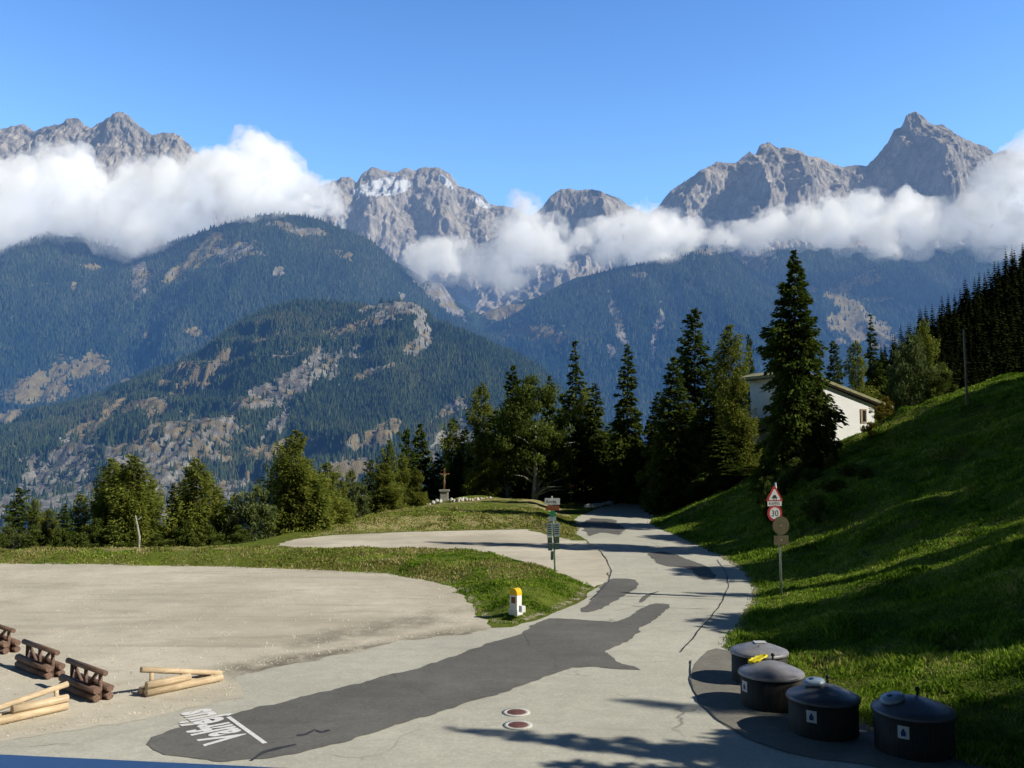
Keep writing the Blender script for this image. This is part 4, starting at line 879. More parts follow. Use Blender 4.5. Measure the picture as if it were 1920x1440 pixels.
# the hill they stand on
hx = np.linspace(1560, 2300, 60); hy = np.linspace(118, 260, 40)
V = []
for Y in hy:
    for px in hx:
        row = (Y - 150) / 9.0
        ys_ = np.interp(px, SKYW[:, 0], SKYW[:, 1]) + (8 - min(row, 8)) * 24 + 0 + max(0, row - 8) * 12 - (px > 2000) * (px - 2000) * 0.35
        x, _, zt = P(px, ys_, Y); V.append((x, Y, zt - 15))
me = mesh_np('wooded_hill', V, grid_faces(len(hy), len(hx)), True)
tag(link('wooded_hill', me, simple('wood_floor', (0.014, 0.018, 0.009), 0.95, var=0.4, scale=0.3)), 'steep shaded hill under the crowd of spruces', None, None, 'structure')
# ================================================================== street furniture and other things
m_steel = simple('galvanised_steel', (0.42, 0.44, 0.45), 0.45, 0.6, var=0.15, scale=6)
m_black = simple('black_plastic', (0.012, 0.012, 0.014), 0.5, var=0.2)
m_wpaint = simple('white_paint', (0.78, 0.78, 0.76), 0.6, var=0.06, scale=5)
m_red = simple('sign_red', (0.34, 0.025, 0.03), 0.5, var=0.05)
m_signw = simple('sign_white', (0.52, 0.54, 0.53), 0.45, var=0.04)
m_ink = simple('sign_black', (0.015, 0.015, 0.018), 0.6, var=0.05)
m_blueink = simple('sticker_blue', (0.02, 0.045, 0.16), 0.5, var=0.1)
m_yellow = simple('yellow_paint', (0.75, 0.48, 0.01), 0.5, var=0.08)
m_yplastic = simple('yellow_plastic', (0.78, 0.66, 0.02), 0.4, var=0.08)
m_backsign = simple('sign_back', (0.09, 0.08, 0.045), 0.6, 0.3, var=0.2, scale=4)
m_greensign = simple('sign_green', (0.03, 0.20, 0.10), 0.5, var=0.1)
m_darkgreen = simple('dark_green_panel', (0.05, 0.09, 0.07), 0.5, var=0.2)
m_brownsign = simple('sign_brown', (0.22, 0.07, 0.03), 0.6, var=0.15)
m_greysign = simple('timetable_panel', (0.26, 0.34, 0.34), 0.3, var=0.15, spec=0.5)
def wood_mat(name, a, b, rough=0.85):
    t = NT(name); p = t.pos(True); n = t.noise(t.map(p, (0.6, 9, 9)), 3.0, 6, 0.7, 0.5); n2 = t.noise(p, 2.5, 3); n3 = t.noise(t.map(p, (1, 14, 14)), 9, 3, 0.8)
    c = t.mix(t.rng(n, 0.35, 0.65), a, b); c = t.mix(t.rng(n2, 0.4, 0.7, 0, 0.4), c, tuple(0.6 * v for v in a)); c = t.mix(t.rng(n3, 0.62, 0.7, 0, 0.7), c, tuple(0.25 * v for v in a))
    return t.done(t.bsdf(c, rough, 0, 0.2, t.bump(n, 0.6, 0.01)))
m_log = wood_mat('sunlit_yellow_timber', (0.50, 0.37, 0.22), (0.76, 0.61, 0.42)); m_darklog = wood_mat('shaded_brown_timber', (0.11, 0.068, 0.052), (0.29, 0.19, 0.145))  # barrier timber: sun put into the yellow tone, shade into the brown
m_end = simple('sawn_end', (0.36, 0.19, 0.12), 0.9, var=0.25, scale=20); m_oldpole = wood_mat('old_pole', (0.24, 0.20, 0.15), (0.42, 0.37, 0.30))
# ---- round half-buried waste bins
def bin_body_mat():
    t = NT('slatted_bin_wall'); p = t.pos(True); sx = t.n('ShaderNodeSeparateXYZ'); t.l(p, sx.inputs[0])
    an = t.math('ARCTAN2', sx.outputs[1], sx.outputs[0]); fr = t.math('FRACT', t.math('MULTIPLY', an, 56 / 6.2832)); gap = t.rng(t.math('ABSOLUTE', t.math('SUBTRACT', fr, 0.5)), 0.42, 0.49)
    n = t.noise(t.map(p, (6, 6, 0.8)), 3, 5, 0.7); c = t.mix(t.rng(n, .3, .7), (0.020, 0.018, 0.016), (0.042, 0.037, 0.031)); c = t.mix(gap, c, (0.004, 0.004, 0.004))
    return t.done(t.bsdf(c, 0.7, 0, 0.3, t.bump(t.math('SUBTRACT', 1.0, gap), 0.6, 0.01)))
m_binwall = bin_body_mat()
def lid_mat(name, a, b, rough):
    t = NT(name); p = t.pos(True); n = t.noise(p, 5, 6, 0.7); n2 = t.noise(p, 60, 2, .8); c = t.mix(t.rng(n, .35, .7), a, b)
    c = t.mix(t.rng(n2, .6, .8, 0, .35), c, (.12, .12, .11)); return t.done(t.bsdf(c, rough, 0, 0.5, t.bump(n2, 0.12, 0.004)))
m_lidd = lid_mat('shaded_dark_lid', (0.05, 0.054, 0.068), (0.095, 0.10, 0.118), 0.40); m_lidg = lid_mat('sunlit_grey_lid', (0.17, 0.17, 0.185), (0.31, 0.305, 0.32), 0.42)  # lid colours carry the sun, shade and sky sheen on them
m_hatch = lid_mat('skylit_hatch', (0.16, 0.24, 0.34), (0.30, 0.38, 0.46), 0.3)  # blue of the sky light put into the hatch colour
def waste_bin(x, y, r, kind, label, ang, z=0.02, hb=0.80):
    rt = empty('waste_bin', (x, y, z), 0, label, 'waste bin', 'round waste bins on the asphalt pad')
    MB().lathe([(0.0, -0.5), (r * 0.955, -0.5), (r * 0.955, 0), (r * 0.965, 0.02), (r * 0.965, hb - 0.05), (r * 0.9, hb - 0.045)], 64).build('body', m_binwall, rt)
    lidz = hb - 0.05; dome = 0.22 if kind != 'grey' else 0.19
    prof = [(r * 0.93, lidz), (r * 1.02, lidz - 0.005), (r * 1.035, lidz + 0.015), (r * 1.03, lidz + 0.05), (r * 1.0, lidz + 0.072)]
    for f in (0.85, 0.7, 0.5, 0.3, 0.15): prof.append((r * f, lidz + 0.072 + dome * (1 - f ** 1.45)))
    prof.append((0, lidz + 0.072 + dome))
    lid = MB().lathe(prof, 64).build('lid', m_lidg if kind in ('grey', 'mid') else m_lidd, rt)
    a = math.radians(ang); zt = lidz + 0.07 + dome * 0.45
    ho = {118: (-0.22, 0.10), 155: (-0.52, 0.02)}.get(ang, (-.3, .1)); hx_, hy_ = ho[0] * r, ho[1] * r; hf = math.hypot(*ho)
    zt = lidz + 0.072 + dome * (1 - hf ** 1.45) - 0.005
    tilt = Matrix.Rotation(0.22 * hf / .3 * .8, 4, Vector((-hy_, hx_, 0)).normalized() if hf else Vector((1, 0, 0))) @ Matrix.Rotation(0.10, 4, 'X')
    if kind in ('dark',):
        mb = MB(); mb.lathe([(0, 0.0), (r * .30, 0.0), (r * .32, 0.025), (r * .30, 0.06), (r * .2, 0.085), (0, 0.09)], 36); mb.bm.transform(Matrix.Translation((hx_, hy_, zt + 0.01)) @ tilt); h = mb.build('hatch', m_hatch, rt)
        mb = MB(); mb.lathe([(0, 0.0), (r * .07, 0.0), (r * .07, 0.012), (0, 0.014)], 20); mb.bm.transform(Matrix.Translation((hx_, hy_, zt + 0.01)) @ tilt @ Matrix.Translation((-.03, .0, .088))); mb.build('lock', m_blueink, h)
    if kind == 'grey':
        mb = MB(); mb.lathe([(0, 0), (r * .12, 0), (r * .12, 0.03), (0, 0.03)], 24); mb.bm.transform(Matrix.Translation((-0.02, -r * .42, lidz + .07 + dome * .54)) @ Matrix.Rotation(0.3, 4, 'X')); mb.build('drop_hole', m_ink, rt)
        mb = MB(); mb.box((0, 0, 0), (r * .42, r * .30, 0.012), Matrix.Rotation(0.05, 3, 'X')); mb.bm.transform(Matrix.Translation((0.02, -r * .06, lidz + .085 + dome * .93))); mb.build('sticker', m_signw, rt)
    if kind == 'mid':
        mb = MB(); R2 = r * .22
        ring = [(R2 * 1.5 * math.cos(t_ * 6.2832 / 22), R2 * .62 * math.sin(t_ * 6.2832 / 22), 0.02 * math.sin(3 * t_)) for t_ in range(23)]
        mb.tube(ring, 0.028, 8, cap=False); mb.box((0, 0, 0), (R2 * 2.2, R2 * .6, 0.02))
        mb.bm.transform(Matrix.Translation((-r * .34, r * .30, lidz + .17 + dome * .5)) @ Matrix.Rotation(0.35, 4, 'Z') @ Matrix.Rotation(-.25, 4, 'Y')); mb.build('lid_flap', m_yplastic, rt)
    if kind in ('dark', 'mid'):
        hp = (0.06 if kind == 'mid' else 0.12) * 1.0
        MB().tube([(hp, r * .10, lidz + .05 + dome * .8), (hp, r * .10, lidz + .2 + dome * .8)], [0.022, 0.022], 10).lathe([(0, 0), (.04, 0), (.045, .03), (.03, .055), (0, .06)], 16, (hp, r * .10, lidz + .19 + dome * .8)).build('lifting_knob', m_black, rt)
    # square sticker curved to the wall
    if kind != 'grey':
        la = math.radians({'mid': 196, 'dark': 232}[kind]); bw = 0.10; V = []; n = 6
        for j in (0, 1):
            for i in range(n + 1):
                t_ = la + (i / n - 0.5) * bw * 2 / r; V.append(((r * .965 + .006) * math.cos(t_), (r * .965 + .006) * math.sin(t_), hb * .46 + j * .22))
        me = bpy.data.meshes.new('sticker'); me.from_pydata(V, [], [(i, i + 1, n + 2 + i, n + 1 + i) for i in range(n)]); st = link('sticker', me, m_signw, rt)
        V = []; prof = [(-.04, .0), (-.045, .07), (-.02, .10), (-.015, .13), (.015, .13), (.02, .10), (.045, .07), (.04, 0)]
        for u, v in prof:
            t_ = la + u / r; V.append(((r * .965 + .010) * math.cos(t_), (r * .965 + .010) * math.sin(t_), hb * .46 + .045 + v))
        me = bpy.data.meshes.new('pictogram'); me.from_pydata(V, [], [tuple(range(len(V)))]); link('pictogram', me, m_blueink, st)
    return rt
for (px, py, wp, kind, lb, ang, z, hb) in [(1423, 1224, 108, 'grey', 'grey-lidded round waste bin with a white sticker and black hole, farthest of the four', 90, 0.02, 0.68),
        (1446, 1264, 121, 'mid', 'round waste bin with a grey domed lid and a yellow flap', 100, 0.02, 0.68),
        (1543, 1309, 134, 'dark', 'waste bin with shade-darkened lid and sky-tinted hatch, next to the yellow-flap bin', 118, 0.02, 0.67),
        (1712, 1334, 149, 'dark', 'dark waste bin with shade-toned lid and sky-tinted hatch standing apart on the grass side', 155, 0.06, 0.68)]:
    x, y = G(px, py, z + hb - 0.05); d_ = y * cp + (z + hb - CZ) * sp
    waste_bin(x, y, wp / 2 * d_ / F / 1.035, kind, lb, ang, z, hb)
# ---- milestone
ms = empty('milestone', (*G(967, 1140, 0.36), 0.33), math.radians(-38), 'white milestone with a rounded yellow top on the grass island', 'milestone'); ms.scale = (0.90, 0.90, 1.0)
def arch(w_, h_, n=14): return [(-w_ / 2, 0), (w_ / 2, 0)] + [(w_ / 2 * math.cos(math.pi * k / n), h_ - w_ / 2 + w_ / 2 * math.sin(math.pi * k / n)) for k in range(n + 1)]
RX = Matrix.Rotation(math.pi / 2, 4, 'X')
MB().prism(arch(0.33, 0.66), -0.14, 0.14, RX).build('body', m_wpaint, ms)
cap_ = [(0.172 * math.cos(math.pi * k / 14), 0.495 + 0.172 * math.sin(math.pi * k / 14)) for k in range(15)]
MB().prism([(-0.172, 0.45), (0.172, 0.45)] + cap_, -0.147, 0.147, RX).build('cap', m_yellow, ms)
MB().box((0, 0, -0.08), (0.40, 0.33, 0.2), bevel=0.02).build('base', m_wpaint, ms)
MB().box((0, -0.148, 0.30), (0.17, 0.014, 0.20)).build('plate', m_brownsign, ms)
s_ = tag(MB().box((0, 0, 0), (0.15, 0.2, 0.2), Matrix.Rotation(0.5, 3, 'Z'), 0.02).build('stone_block', m_wpaint, None, (*G(979, 1143, 0.38), 0.40)), 'small white block beside the milestone foot', 'stone block')
# ---- timber barriers
def log(mb, a, b, r, n=12): mb.tube([a, Vector(a).lerp(Vector(b), .5) + Vector((0, 0, random.uniform(-.01, .01))), b], [r, r * random.uniform(.94, 1.02), r * .93], n, jit=0.03)
def barrier(p0, p1, z0, z1, mat, label, short=1.0, posts=3, dark=True):
    p0, p1 = Vector((*p0, 0)), Vector((*p1, 0)); L = (p1 - p0).length; a = math.atan2(p1.y - p0.y, p1.x - p0.x)
    rt = empty('timber_barrier', p0 + Vector((0, 0, 0.014)), a, label, 'barrier', 'timber barriers standing on the gravel')
    for sgn, hs in ((-1, (0.085, 0.25)), (1, (0.085, 0.25))):
        for k, z in enumerate(hs):
            L1 = L if k == 0 else L * short
            if sgn > 0 and k == 1 and not dark: continue
            st = 0 if z0 >= z1 else L - L1
            mb = MB(); log(mb, (st, sgn * 0.145, z), (st + L1, sgn * 0.145, z), 0.086); mb.build('base_log', mat, rt)
    mb = MB(); log(mb, (-0.06, 0, z0), (L + 0.06, 0, z1), 0.065); mb.build('rail', mat, rt)
    for k in range(posts):
        f = (k + 0.25) / (posts - 0.5); x = L * f; zt = z0 + (z1 - z0) * f
        if zt > 0.16:
            mb = MB(); mb.tube([(x, 0, 0.0), (x, 0, zt)], 0.048, 8); mb.build('post', mat, rt)
    if dark:
        for k in range(posts - 1):
            x0 = L * (k + 0.35) / (posts - 0.5); x1 = L * (k + 0.95) / (posts - 0.5)
            if k == 1: x0, x1 = x1, x0
            mb = MB(); mb.tube([(x0, 0.02, z0 - 0.06), (x1, 0.02, 0.20)], 0.042, 8); mb.build('brace', mat, rt)
    return rt
barrier(G(-40, 1204), G(22, 1226), 0.60, 0.60, m_darklog, 'shade-toned brown timber barrier cut by the left edge of the view')
barrier(G(45, 1250), G(104, 1273), 0.60, 0.60, m_darklog, 'shade-toned brown timber barrier, middle one of the three parallel ones')
barrier(G(128, 1290), G(194, 1316), 0.60, 0.60, m_darklog, 'shade-toned brown timber barrier closest to the sun-toned yellow ones')
barrier(G(268, 1306), G(410, 1276), 0.58, 0.15, m_log, 'sun-toned yellow timber barrier whose rail slopes down to the asphalt edge', short=0.56, dark=False)
barrier(G(-120, 1384), G(120, 1330), 0.14, 0.50, m_log, 'sun-toned yellow timber barrier at the lower left with its rail rising towards the brown ones', short=0.46, dark=False, posts=4)
# ---- painted word on the road
def text_mesh(s, name='lettering', bold=0.0):
    cu = bpy.data.curves.new('txt', 'FONT'); cu.body = s; cu.resolution_u = 3; cu.offset = bold; o = bpy.data.objects.new('txt', cu); COL.objects.link(o)
    dg = bpy.context.evaluated_depsgraph_get(); me = bpy.data.meshes.new_from_object(o.evaluated_get(dg)); me.name = name
    bpy.data.objects.remove(o); bpy.data.curves.remove(cu); return me
def text_on(s, M, wid, hei, mat, name, parent=None, bold=0.0):
    me = text_mesh(s, name, bold); xs_ = [v.co.x for v in me.vertices]; x0, x1 = min(xs_), max(xs_); y0 = 0.0; capH = 0.69
    S = Matrix.Diagonal((wid / (x1 - x0), hei / capH, 1, 1)); me.transform(M @ S @ Matrix.Translation((-x0, 0, 0))); return link(name, me, mat, parent)
b0 = Vector((*G(466, 1385), 0)); b1 = Vector((*G(392, 1333), 0)); dx = (b1 - b0).normalized(); dy = Vector((0, 0, 1)).cross(dx)
M = Matrix((( dx.x, dy.x, 0, b0.x), (dx.y, dy.y, 0, b0.y), (0, 0, 1, 0.0245), (0, 0, 0, 1)))
m_roadpaint = simple('road_paint', (0.80, 0.79, 0.77), 0.8, var=0.12, scale=14)
tx = text_on('Valfréjus', M, (b1 - b0).length * 1.06, 0.80, m_roadpaint, 'road_lettering', bold=0.034)
tag(tx, 'white hand-painted word Valfréjus on the dark asphalt', 'road lettering')
u0, u1 = Vector((*G(497, 1396), 0)), Vector((*G(428, 1346), 0)); d = (u1 - u0).normalized(); nn_ = Vector((-d.y, d.x, 0)) * 0.045
me = bpy.data.meshes.new('road_underline'); me.from_pydata([(v.x, v.y, 0.0245) for v in (u0 + nn_, u0 - nn_, u1 - nn_, u1 + nn_)], [], [(0, 1, 2, 3)])
tag(link('road_underline', me, m_roadpaint), 'white painted stroke underlining the word on the road', 'road marking')
# ---- manholes
m_conc = simple('pale_concrete', (0.58, 0.57, 0.53), 0.9, var=0.15, scale=9); m_rust = simple('rusty_cover', (0.20, 0.095, 0.085), 0.7, 0.2, var=0.3, scale=12)
for (px, py, lb) in ((968, 1337, 'rusty round manhole cover in a white ring, the one farther up the road'), (971, 1361, 'rusty round manhole cover in a white ring, the one nearer the dark shadow')):
    x, y = G(px, py); rt = empty('manhole_cover', (x, y, 0.0), 0, lb, 'manhole cover', 'manhole covers in the pale asphalt')
    MB().lathe([(0, 0.010), (0.29, 0.010), (0.29, 0.022), (0.205, 0.024), (0.20, 0.020)], 40).build('ring', m_conc, rt)
    mb = MB(); mb.lathe([(0, 0.0275), (0.19, 0.0275), (0.198, 0.022)], 40)
    for k in range(-3, 4): mb.box((0, k * 0.05, 0.029), (0.32 * math.sqrt(max(0.05, 1 - (k / 3.9) ** 2)), 0.014, 0.006))
    mb.build('lid', m_rust, rt)
# ---- road signs on the slope side
bx, by, bz = pick(1467, 1116); sgn = empty('road_sign', (bx, by, bz), math.radians(14), 'tall post with a triangular warning, a 30 limit and two signs seen from behind', 'road sign')
k = by / F; lean = -0.020
def szy(py): return (P(1467, py, by)[2] - bz)
def sx_(px): return (P(px, 950, by)[0] - bx)
MB().tube([(0, 0.05, -0.3), (lean * 2, 0.05, 2.2), (sx_(1455), 0.05, szy(905))], 0.038, 10).build('post', m_steel, sgn)
def disc(r, y, z, x, th, n=36): return [(x + r * math.cos(2 * math.pi * q / n), z + r * math.sin(2 * math.pi * q / n)) for q in range(n)]
def plate(pts, y0, y1, mat, nm, par):
    return MB().prism(pts, -y1, -y0, RX).build(nm, mat, par)          # RX maps (x, y, z) to (x, -z, y)
def tri(cx_, cz_, s, rd=0.06):
    out = []
    for q in range(3):
        a = math.pi / 2 + q * 2 * math.pi / 3; R = s / math.sqrt(3) - rd
        for j in range(-3, 4): b = a + j * math.pi / 9; out.append((cx_ + R * math.cos(a) + rd * math.cos(b), cz_ + R * math.sin(a) + rd * math.sin(b)))
    return out
cx0 = sx_(1451); ztri = szy(930)
tr_ = plate(tri(cx0, ztri, 30.5 * k * 1.06), -0.012, 0.0, m_red, 'triangle_sign', sgn)
plate(tri(cx0, ztri, 30.5 * k * 0.74, .04), -0.018, -0.012, m_signw, 'sign_face', tr_)
car_ = [(-.10, .03), (.10, .03), (.10, .075), (.065, .08), (.045, .125), (-.045, .125), (-.065, .08), (-.10, .075)]
plate([(cx0 + a * 1.0, ztri - 0.12 + b * 1.3) for a, b in car_], -0.023, -0.018, m_ink, 'symbol', tr_)
for q in (-1, 1):
    plate([(cx0 + q * .05 + .012 + a, ztri - .10 + b) for a, b in ((-.012, -.02), (.0, -.06), (.012, -.02), (.024, -.06), (.03, -.05), (.01, .0), (-.02, .0))], -0.023, -0.018, m_ink, 'skid_mark', tr_)
zp = szy(944); pn = plate([(cx0 - 14.5 * k, zp - 4.6 * k), (cx0 + 14.5 * k, zp - 4.6 * k), (cx0 + 14.5 * k, zp + 4.6 * k), (cx0 - 14.5 * k, zp + 4.6 * k)], -0.012, 0, m_signw, 'info_panel', sgn)
MT = lambda x, z, y: Matrix.Translation((x, y, z)) @ RX
text_on('RAPPEL', MT(cx0 - 11.5 * k, zp - 2.4 * k, -0.016), 23 * k, 5 * k, m_ink, 'panel_lettering', pn)
zc_ = szy(962); cd = plate(disc(15.2 * k, 0, zc_, cx0, 0), -0.012, 0, m_red, 'speed_limit_sign', sgn)
plate(disc(10.8 * k, 0, zc_, cx0, 0), -0.018, -0.012, m_signw, 'sign_face', cd)
text_on('30', MT(cx0 - 7 * k, zc_ - 5.6 * k, -0.022), 14 * k, 11 * k, m_ink, 'number', cd)
x2 = sx_(1462); z2 = szy(985); plate(disc(17.0 * k, 0, z2, x2, 0), 0.10, 0.115, m_backsign, 'round_sign_back', sgn)
z3 = szy(1012); plate([(x2 - 15 * k, z3 - 9 * k), (x2 + 15 * k, z3 - 9 * k), (x2 + 15 * k, z3 + 8 * k), (x2 - 15 * k, z3 + 8 * k)], 0.10, 0.115, m_backsign, 'panel_back', sgn)
# move these two in front of the post as seen from here: they hang on the near side bracket
for o in sgn.children:
    if o.name.startswith(('round_sign_back', 'panel_back')): o.location.y = -0.155
MB().box((x2, -0.01, z2), (0.05, 0.10, 0.04)).box((x2, -0.01, z3), (0.05, 0.10, 0.04)).build('bracket', m_steel, sgn)
# ---- bus-stop like post with stacked panels by the gravel track
bx, by = G(1041, 1072, 0.0); k = by / F
st = empty('notice_post', (bx, by, 0.0), math.radians(-4), 'green-grey post stacked with small panels at the tip of the track', 'sign post')
def z_(py): return P(1041, py, by)[2]
MB().tube([(0, 0, -0.3), (-0.05, 0, 1.7), (-0.14, 0, z_(930))], [0.045, 0.042, 0.035], 10).build('post', simple('green_grey_post', (0.33, 0.42, 0.36), 0.5, 0.3), st)
def pan(px0, px1, py0, py1, mat, nm, y0=-0.065, th=0.02):
    a = (px0 - 1041) * k; b = (px1 - 1041) * k; return MB().box(((a + b) / 2, y0 - th / 2, (z_(py0) + z_(py1)) / 2), (b - a, th, z_(py0) - z_(py1)), bevel=0.004).build(nm, mat, st)
p1 = pan(1022, 1050, 934, 946, m_signw, 'name_panel'); text_on('Arrêt', MT(-17 * k, z_(943.5), -0.09), 20 * k, 6 * k, m_ink, 'panel_lettering', p1)
pan(1024, 1049, 948, 957, m_brownsign, 'brown_panel')
plate([(x + 0, z) for x, z in disc(6.0 * k, 0, z_(963), -4.5 * k, 0)], -0.09, -0.065, m_greensign, 'round_green_sign', st)
pan(1029, 1043, 968, 977, m_greysign, 'small_panel')
f1 = pan(1026, 1036, 981, 1006, m_greysign, 'timetable_case'); f2 = pan(1039, 1050, 980, 1005, m_greysign, 'timetable_case')
for (a, b) in ((1026, 1036), (1039, 1050)):
    for j in range(5): pan(a + 1.6, b - 1.6, 983.5 + j * 4, 985 + j * 4, m_ink, 'notice_line', y0=-0.0855, th=0.004)
pan(1027, 1036, 1007, 1018, m_darkgreen, 'dark_panel'); pan(1039, 1049, 1006, 1018, m_darkgreen, 'dark_panel')
pan(1028, 1036, 1019, 1032, m_darkgreen, 'dark_panel'); pan(1039, 1048, 1019, 1030, m_darkgreen, 'dark_panel'); pan(1033, 1038, 1033, 1049, m_darkgreen, 'letter_box', th=0.12)
# ---- wayside cross
x, y = P(833, 948, 84)[0], 84.0; z = hz(x, y); k = y / F
cr = empty('wayside_cross', (x, y, z), 0, 'wooden wayside crucifix on a pale stone pedestal before the dark grove', 'crucifix')
m_stone = simple('pedestal_stone', (0.33, 0.32, 0.28), 0.9, var=0.25, scale=6, bump=0.5)
def zz_(py): return P(833, py, y)[2] - z
zb, zp_ = 0.0, zz_(918); MB().prism([(-.62, -.5), (.62, -.5), (.62, .5), (-.62, .5)], -0.3, 0.14).prism([(-.36, -.34), (.36, -.34), (.36, .34), (-.36, .34)], 0.142, zp_ - 0.16).prism([(-.46, -.44), (.46, -.44), (.46, .44), (-.46, .44)], zp_ - 0.158, zp_).build('pedestal', m_stone, cr)
m_cross = wood_mat('cross_wood', (0.16, 0.075, 0.035), (0.30, 0.16, 0.08)); zt = zz_(878)
MB().box((0, 0, (zp_ + zt) / 2), (0.12, 0.12, zt - zp_)).box((0, -.002, zt - 0.52), (0.95, 0.11, 0.11)).box((0, -.075, zt - 0.16), (.22, .02, .10)).build('cross', m_cross, cr)
def skin_body(name, verts, edges, rad, mat, parent, loc=(0, 0, 0)):
    me = bpy.data.meshes.new(name); me.from_pydata(verts, edges, []); o = bpy.data.objects.new(name, me); COL.objects.link(o)
    md = o.modifiers.new('s', 'SKIN')
    for i, r in enumerate(rad): me.skin_vertices[0].data[i].radius = (r, r)
    me.skin_vertices[0].data[0].use_root = True
    ms_ = o.modifiers.new('sub', 'SUBSURF'); ms_.levels = 1; ms_.render_levels = 1
    dg = bpy.context.evaluated_depsgraph_get(); m2 = bpy.data.meshes.new_from_object(o.evaluated_get(dg)); bpy.data.objects.remove(o); m2.name = name
    return link(name, m2, mat, parent, loc)
zc = zt - 0.52
bv = [(0, -.11, zc - .62), (0, -.12, zc - .38), (0, -.12, zc - .16), (0, -.12, zc - .06), (0.015, -.15, zc + .06), (-.10, -.11, zc - .12), (-.26, -.10, zc - .03), (-.43, -.08, zc + .03), (.10, -.11, zc - .12), (.26, -.10, zc - .03), (.43, -.08, zc + .03), (-.05, -.13, zc - .80), (-.02, -.11, zc - 1.05), (.05, -.13, zc - .80), (.02, -.12, zc - 1.06), (0, -.15, zc - 1.14)]
skin_body('figure', bv, [(0, 1), (1, 2), (2, 3), (3, 4), (2, 5), (5, 6), (6, 7), (2, 8), (8, 9), (9, 10), (0, 11), (11, 12), (0, 13), (13, 14), (12, 15)], [.085, .07, .095, .035, .06, .045, .03, .022, .045, .03, .022, .055, .035, .055, .035, .03], simple('figure_bronze', (0.30, 0.19, 0.10), 0.5), cr)
# pale stones along the mound
rr = random.Random(5)
def rock(name, x, y, z, s, mat, label, cat, group, seed):
    bm = bmesh.new(); bmesh.ops.create_icosphere(bm, subdivisions=2, radius=1); r2 = random.Random(seed); off = r2.uniform(0, 50)
    for v in bm.verts:
        d = 1 + 0.35 * float(vnoise(v.co.x * 1.3 + off, v.co.y * 1.3, v.co.z * 1.3, seed=seed)); v.co = Vector((v.co.x * s[0] * d, v.co.y * s[1] * d, v.co.z * s[2] * d))
    me = bpy.data.meshes.new(name); bm.to_mesh(me); bm.free(); o = link(name, me, mat, None, (x, y, z)); o.rotation_euler = (0, 0, r2.uniform(0, 3)); return tag(o, label, cat, group)
m_wstone = simple('white_stone', (0.62, 0.60, 0.55), 0.9, var=0.2, scale=4, bump=0.4); m_tstone = simple('tan_stone', (0.46, 0.34, 0.22), 0.9, var=0.25, scale=4, bump=0.4)
STN = [(787, 951), (793, 947), (799, 944), (806, 942), (812, 946), (819, 941), (826, 940)] + [(846 + i * 5.6, 940 + (i % 3) * 1.6) for i in range(14)] + [(860 + i * 7, 945) for i in range(6)]
for i, (px, py) in enumerate(STN):
    x, _, z = P(px, py, 83 - 0.4 * math.sin(i)); s = rr.uniform(0.11, 0.19)
    rock('stone', x, 83 - 0.4 * math.sin(i), hz(x, 83) + s * 0.6, (s * 1.3, s, s * 1.35), m_wstone if rr.random() < 0.68 else m_tstone, 'pale stone in the low border along the foot of the mound with the cross', 'stone', 'stones bordering the cross mound', 400 + i)
for i, (px, py, s) in enumerate(((1108, 948, .42), (1120, 947, .36), (1131, 944, .34), (1142, 942, .32))):
    x, y = G(px, py + 4, 0.0); rock('boulder', x, y, 0.12, (s * 1.5, s * .8, s * .7), m_wstone, 'long pale boulder lined up on the left verge of the far road', 'boulder', 'boulders on the far road verge', 440 + i)
# slim brown direction post near the grove, white marker posts by the far road
x, y = G(1071, 950, 0); k = y / F; dp = empty('direction_sign', (x, y, hz(x, y)), 0.2, 'slim brown signpost with a small rusty plate at the edge of the grove', 'sign post')
MB().tube([(0, 0, -.2), (0, 0, 42 * k)], 0.05, 8).build('post', m_darklog, dp); MB().box((0.02, -.07, 38 * k), (8 * k, 0.03, 5 * k)).build('plate', m_brownsign, dp)
x, y = G(1254, 949, 0); mk = tag(MB().box((0, 0, .45), (.13, .1, .9), bevel=.02).build('marker_post', m_wpaint, None, (x + .3, y, hz(x + .3, y))), 'short pale marker post at the right verge of the far road', 'marker post')
# wooden pole on the skyline
y = 58.0; x = P(1811, 700, y)[0]; z = hz(x, y); zt = P(1808, 617, y)[2]; p_ = MB()
p_.tube([(0, 0, -.5), (0.0, 0, (zt - z) * .5), (-.04, 0, zt - z)], [0.085, 0.075, 0.06], 10); tag(p_.build('wooden_pole', m_oldpole, None, (x, y, z)), 'bare wooden pole standing on the crest of the grassy slope', 'pole')
# pale slanted trunk in front of the broad larch
x, y = P(260, 1027, 50.5)[0], 50.5; z = hz(x, y); tt_ = P(253, 972, y)[2] - z
tk = MB(); tk.tube([(0, 0, -.4), (0.02, 0, tt_ * .4), (-.20, 0, tt_), (-.24, 0, tt_ * 1.1)], [.085, .075, .055, .03], 8).tube([(-.17, 0, tt_ * .9), (.10, 0, tt_ * 1.05)], [.04, .015], 6)
tag(tk.build('dead_trunk', m_birch, None, (x, y, z)), 'bare pale trunk leaning before the broad yellow-green larch', 'dead tree')
